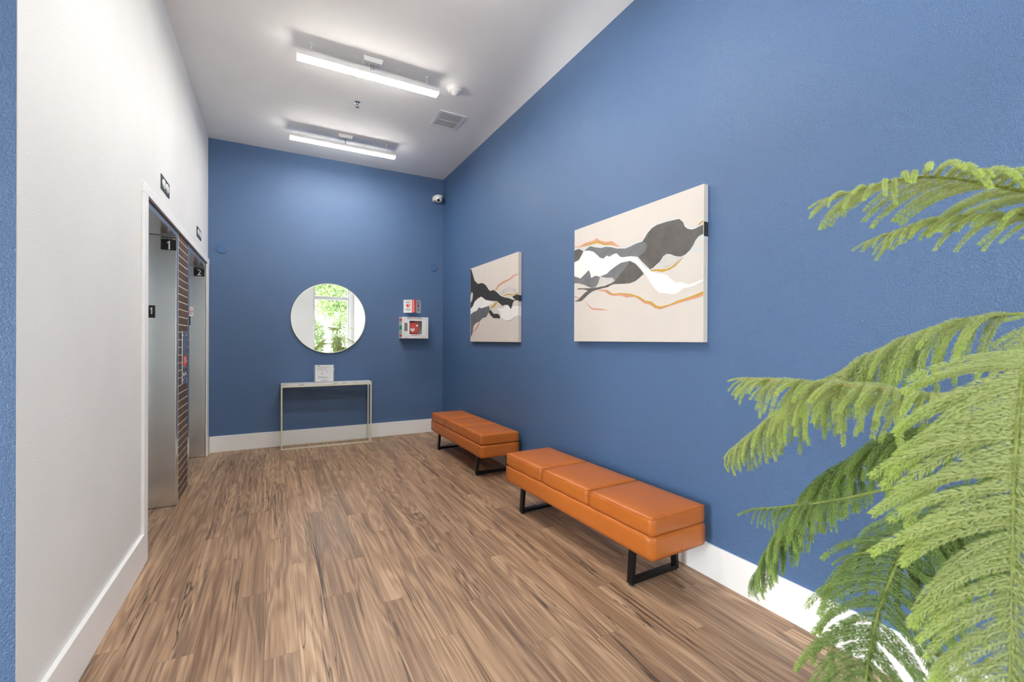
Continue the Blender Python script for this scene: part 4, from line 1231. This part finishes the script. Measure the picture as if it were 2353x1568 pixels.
# second whorl
branch([T2, (1.29, 0.30, 1.235), (1.22, 0.372, 1.182), (1.10, 0.50, 1.195), (0.95, 0.645, 1.205)], 0.150, (1, 2, 4), 0.22, 0.0125, bare=(0.0, 0.40), twig=DRYTWIG, zr=(-0.4, 0.15))
branch([T2, (1.36, 0.36, 1.345), (1.34, 0.53, 1.28), (1.32, 0.74, 1.12), (1.295, 0.937, 0.935)], 0.165, (2, 3, 4), 0.16, 0.0135, zr=(-0.4, 0.15))
branch([T2, (1.22, 0.245, 1.335), (1.05, 0.240, 1.245), (0.93, 0.222, 1.12), (0.84, 0.203, 0.985), (0.78, 0.190, 0.84)], 0.200, (0, 1, 1, 2, 5), 0.36, 0.0130, taper=0.50, zr=(-0.25, 0.2))
branch([T2, (1.55, 0.30, 1.33), (1.74, 0.40, 1.24), (1.88, 0.47, 1.10)], 0.14, (2, 3), 0.16, 0.016, near=False)
branch([T2, (1.45, 0.02, 1.33), (1.56, -0.20, 1.26), (1.62, -0.38, 1.10)], 0.14, (2, 3), 0.16, 0.016, near=False)
branch([T2, (1.24, 0.03, 1.33), (1.07, -0.16, 1.26), (0.93, -0.30, 1.10)], 0.14, (2, 3), 0.16, 0.016, near=False)
# third whorl
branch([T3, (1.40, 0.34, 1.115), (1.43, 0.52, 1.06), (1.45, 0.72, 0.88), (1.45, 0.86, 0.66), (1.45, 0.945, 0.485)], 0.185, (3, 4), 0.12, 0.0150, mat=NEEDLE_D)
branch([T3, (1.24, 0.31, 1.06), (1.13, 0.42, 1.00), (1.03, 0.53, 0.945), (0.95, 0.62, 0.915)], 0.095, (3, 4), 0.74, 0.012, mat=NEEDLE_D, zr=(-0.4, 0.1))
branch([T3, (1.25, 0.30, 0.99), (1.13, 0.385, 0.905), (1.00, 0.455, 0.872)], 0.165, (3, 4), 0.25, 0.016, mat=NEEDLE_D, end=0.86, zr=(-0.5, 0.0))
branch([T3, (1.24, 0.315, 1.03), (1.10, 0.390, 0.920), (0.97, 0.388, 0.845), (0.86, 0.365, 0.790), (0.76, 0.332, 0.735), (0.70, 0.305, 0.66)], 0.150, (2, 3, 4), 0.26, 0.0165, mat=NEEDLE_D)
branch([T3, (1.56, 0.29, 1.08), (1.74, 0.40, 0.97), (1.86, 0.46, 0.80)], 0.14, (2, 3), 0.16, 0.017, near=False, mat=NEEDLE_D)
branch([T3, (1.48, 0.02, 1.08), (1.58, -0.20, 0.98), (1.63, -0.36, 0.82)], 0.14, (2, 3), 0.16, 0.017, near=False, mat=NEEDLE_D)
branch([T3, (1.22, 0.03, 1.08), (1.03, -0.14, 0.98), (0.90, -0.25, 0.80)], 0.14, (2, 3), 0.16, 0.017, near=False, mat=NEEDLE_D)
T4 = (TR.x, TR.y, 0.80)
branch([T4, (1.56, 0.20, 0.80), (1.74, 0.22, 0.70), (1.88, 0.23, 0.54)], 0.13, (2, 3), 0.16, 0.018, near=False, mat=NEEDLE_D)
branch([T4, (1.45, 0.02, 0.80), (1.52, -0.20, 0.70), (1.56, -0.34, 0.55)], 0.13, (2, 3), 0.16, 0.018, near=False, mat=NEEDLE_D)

# the branchlets that show largest stand alone, the rest is joined per branch
CI = M.inverted()
scored = []
for n_, q in enumerate(CANDS):
    br, mat, near, pos, R, sc_, kind_ = q
    w = pos + P0 + R @ Vector((0.07 * sc_, 0, 0))
    v = CI @ w
    vis = False; size = 0
    if v.z < -0.05:
        px = 1176.5 + 1024.4 * v.x / -v.z; py = 784 - 1024.4 * v.y / -v.z
        vis = -60 < px < 2400 and -60 < py < 1620
        size = sc_ / -v.z
    scored.append((size if (vis and near) else -1, n_))
best = set(n_ for s_, n_ in sorted(scored, reverse=True)[:300] if s_ > 0)
joined = {}
for n_, (br, mat, near, pos, R, sc_, kind_) in enumerate(CANDS):
    if n_ in best:
        o = bpy.data.objects.new('branchlet', spray_mesh(kind_, mat))
        link(o, br)
        mm = R.to_4x4() @ Matrix.Diagonal((sc_, min(1.15, max(0.9, sc_)), min(1.15, max(0.9, sc_)), 1)) if sc_ < 0.75 else R.to_4x4() @ Matrix.Scale(sc_, 4)
        mm.translation = pos
        o.matrix_local = mm
    else:
        src = SPRAYS[kind_] if near else LOWSPRAYS[min(3, kind_)]
        k = joined.setdefault((br.name, near), [br, mat, [], [], [], 0])
        v = src[0] * sc_
        v = v @ np.array(R).T + np.array(pos)
        k[2].append(v); k[3].append(src[1] + k[5]); k[4].append(src[2]); k[5] += len(v)
for br, mat, vs, fs, ts, _ in joined.values():
    o = link(bpy.data.objects.new('foliage', mesh_from('foliage', np.concatenate(vs), np.concatenate(fs), np.concatenate(ts), mat)), br)
    o['kind'] = 'stuff'

# ================================================================== OUTSIDE, seen in the mirror
struct(MB().box(-30, 30, -40, YW - 0.15, -0.2, -0.08).box(-30, XLOB - 0.15, YW - 0.15, 14, -0.2, -0.08).build('ground_outside', ASPHALT))
def tree(label, x, y, h, r, n, seed):
    t = thing('garden_tree', label, 'tree', (x, y, -0.08), 0, 'trees outside the window')
    rr = np.random.default_rng(seed)
    MB().tube([(0, 0, 0), (0.1, 0.05, h * 0.35), (-0.05, 0.1, h * 0.6), (0.05, 0, h * 0.85)], [0.16, 0.12, 0.08, 0.03], 8).build('trunk', BARK, t, smooth=True)
    cen = []
    for i in range(9):
        a = 2.4 * i; e = np.array([math.cos(a) * r * 0.6, math.sin(a) * r * 0.6, h * (0.42 + 0.055 * i)])
        st = np.array([0, 0.05, h * (0.28 + 0.05 * i)])
        MB().tube([st, (st + e) / 2 + np.array([0, 0, 0.15]), e], [0.05, 0.035, 0.012], 6).build('limb', BARK, t, smooth=True)
        cen.append(e)
        for _ in range(3):
            cen.append(e + np.clip(rr.normal(0, 0.45, 3), -0.7, 0.7))
    cen = np.array(cen)
    c = cen[rr.integers(0, len(cen), n)] + np.clip(rr.normal(0, 0.38, (n, 3)), -0.75, 0.75)
    d = rr.normal(size=(n, 3)); d /= np.linalg.norm(d, axis=1, keepdims=True)
    e = np.cross(d, rr.normal(size=(n, 3))); e /= np.linalg.norm(e, axis=1, keepdims=True)
    s = rr.uniform(0.05, 0.10, n)[:, None]
    v = np.stack([c - d * s, c - e * s * 0.5, c + d * s, c + e * s * 0.5], 1).reshape(-1, 3)
    b = np.arange(n)[:, None] * 4
    f = np.concatenate([b + np.array([[0, 1, 2]]), b + np.array([[0, 2, 3]])], 0)
    o = link(bpy.data.objects.new('foliage', mesh_from('foliage', v, f, np.repeat(rr.uniform(0, 1, n), 4), LEAF)), t)
    o['kind'] = 'stuff'
tree('leafy garden tree filling most of the mirrored window', 3.35, -9.0, 6.2, 2.2, 14000, 1)
tree('taller leafy tree standing farther back outside the window', 1.3, -15.5, 9.0, 2.8, 16000, 3)
tree('leafy tree outside the lobby window, out of the mirror', -9.5, -9.0, 6.0, 1.8, 3500, 4)
def shrub(label, x, y, w, h, n, seed):
    t = thing('garden_shrub', label, 'shrub', (x, y, -0.08), 0, 'shrubs outside the window')
    rr = np.random.default_rng(seed)
    st = MB()
    for k in range(5):
        a = 1.257 * k
        st.tube([(0, 0, 0), (0.2 * w * math.cos(a), 0.2 * w * math.sin(a), h * 0.5), (0.35 * w * math.cos(a), 0.35 * w * math.sin(a), h * 0.8)], [0.03, 0.02, 0.008], 6)
    st.build('stem', BARK, t, smooth=True)
    u = rr.normal(size=(n, 3)); u /= np.linalg.norm(u, axis=1, keepdims=True)
    c = u * np.cbrt(rr.uniform(0.25, 1, n))[:, None] * np.array([w / 2, w / 2, h * 0.46]) + np.array([0, 0, h * 0.52])
    d = rr.normal(size=(n, 3)); d /= np.linalg.norm(d, axis=1, keepdims=True)
    e = np.cross(d, rr.normal(size=(n, 3))); e /= np.linalg.norm(e, axis=1, keepdims=True)
    s = rr.uniform(0.04, 0.08, n)[:, None]
    v = np.stack([c - d * s, c - e * s * 0.5, c + d * s, c + e * s * 0.5], 1).reshape(-1, 3)
    b = np.arange(n)[:, None] * 4
    f = np.concatenate([b + np.array([[0, 1, 2]]), b + np.array([[0, 2, 3]])], 0)
    o = link(bpy.data.objects.new('foliage', mesh_from('foliage', v, f, np.repeat(rr.uniform(0, 1, n), 4), LEAF)), t)
    o['kind'] = 'stuff'
shrub('rounded green shrub low in the mirrored window, left', 1.35, -12.3, 1.9, 2.7, 5000, 11)
shrub('rounded green shrub low in the mirrored window, right', 3.45, -12.3, 2.0, 2.9, 5000, 12)
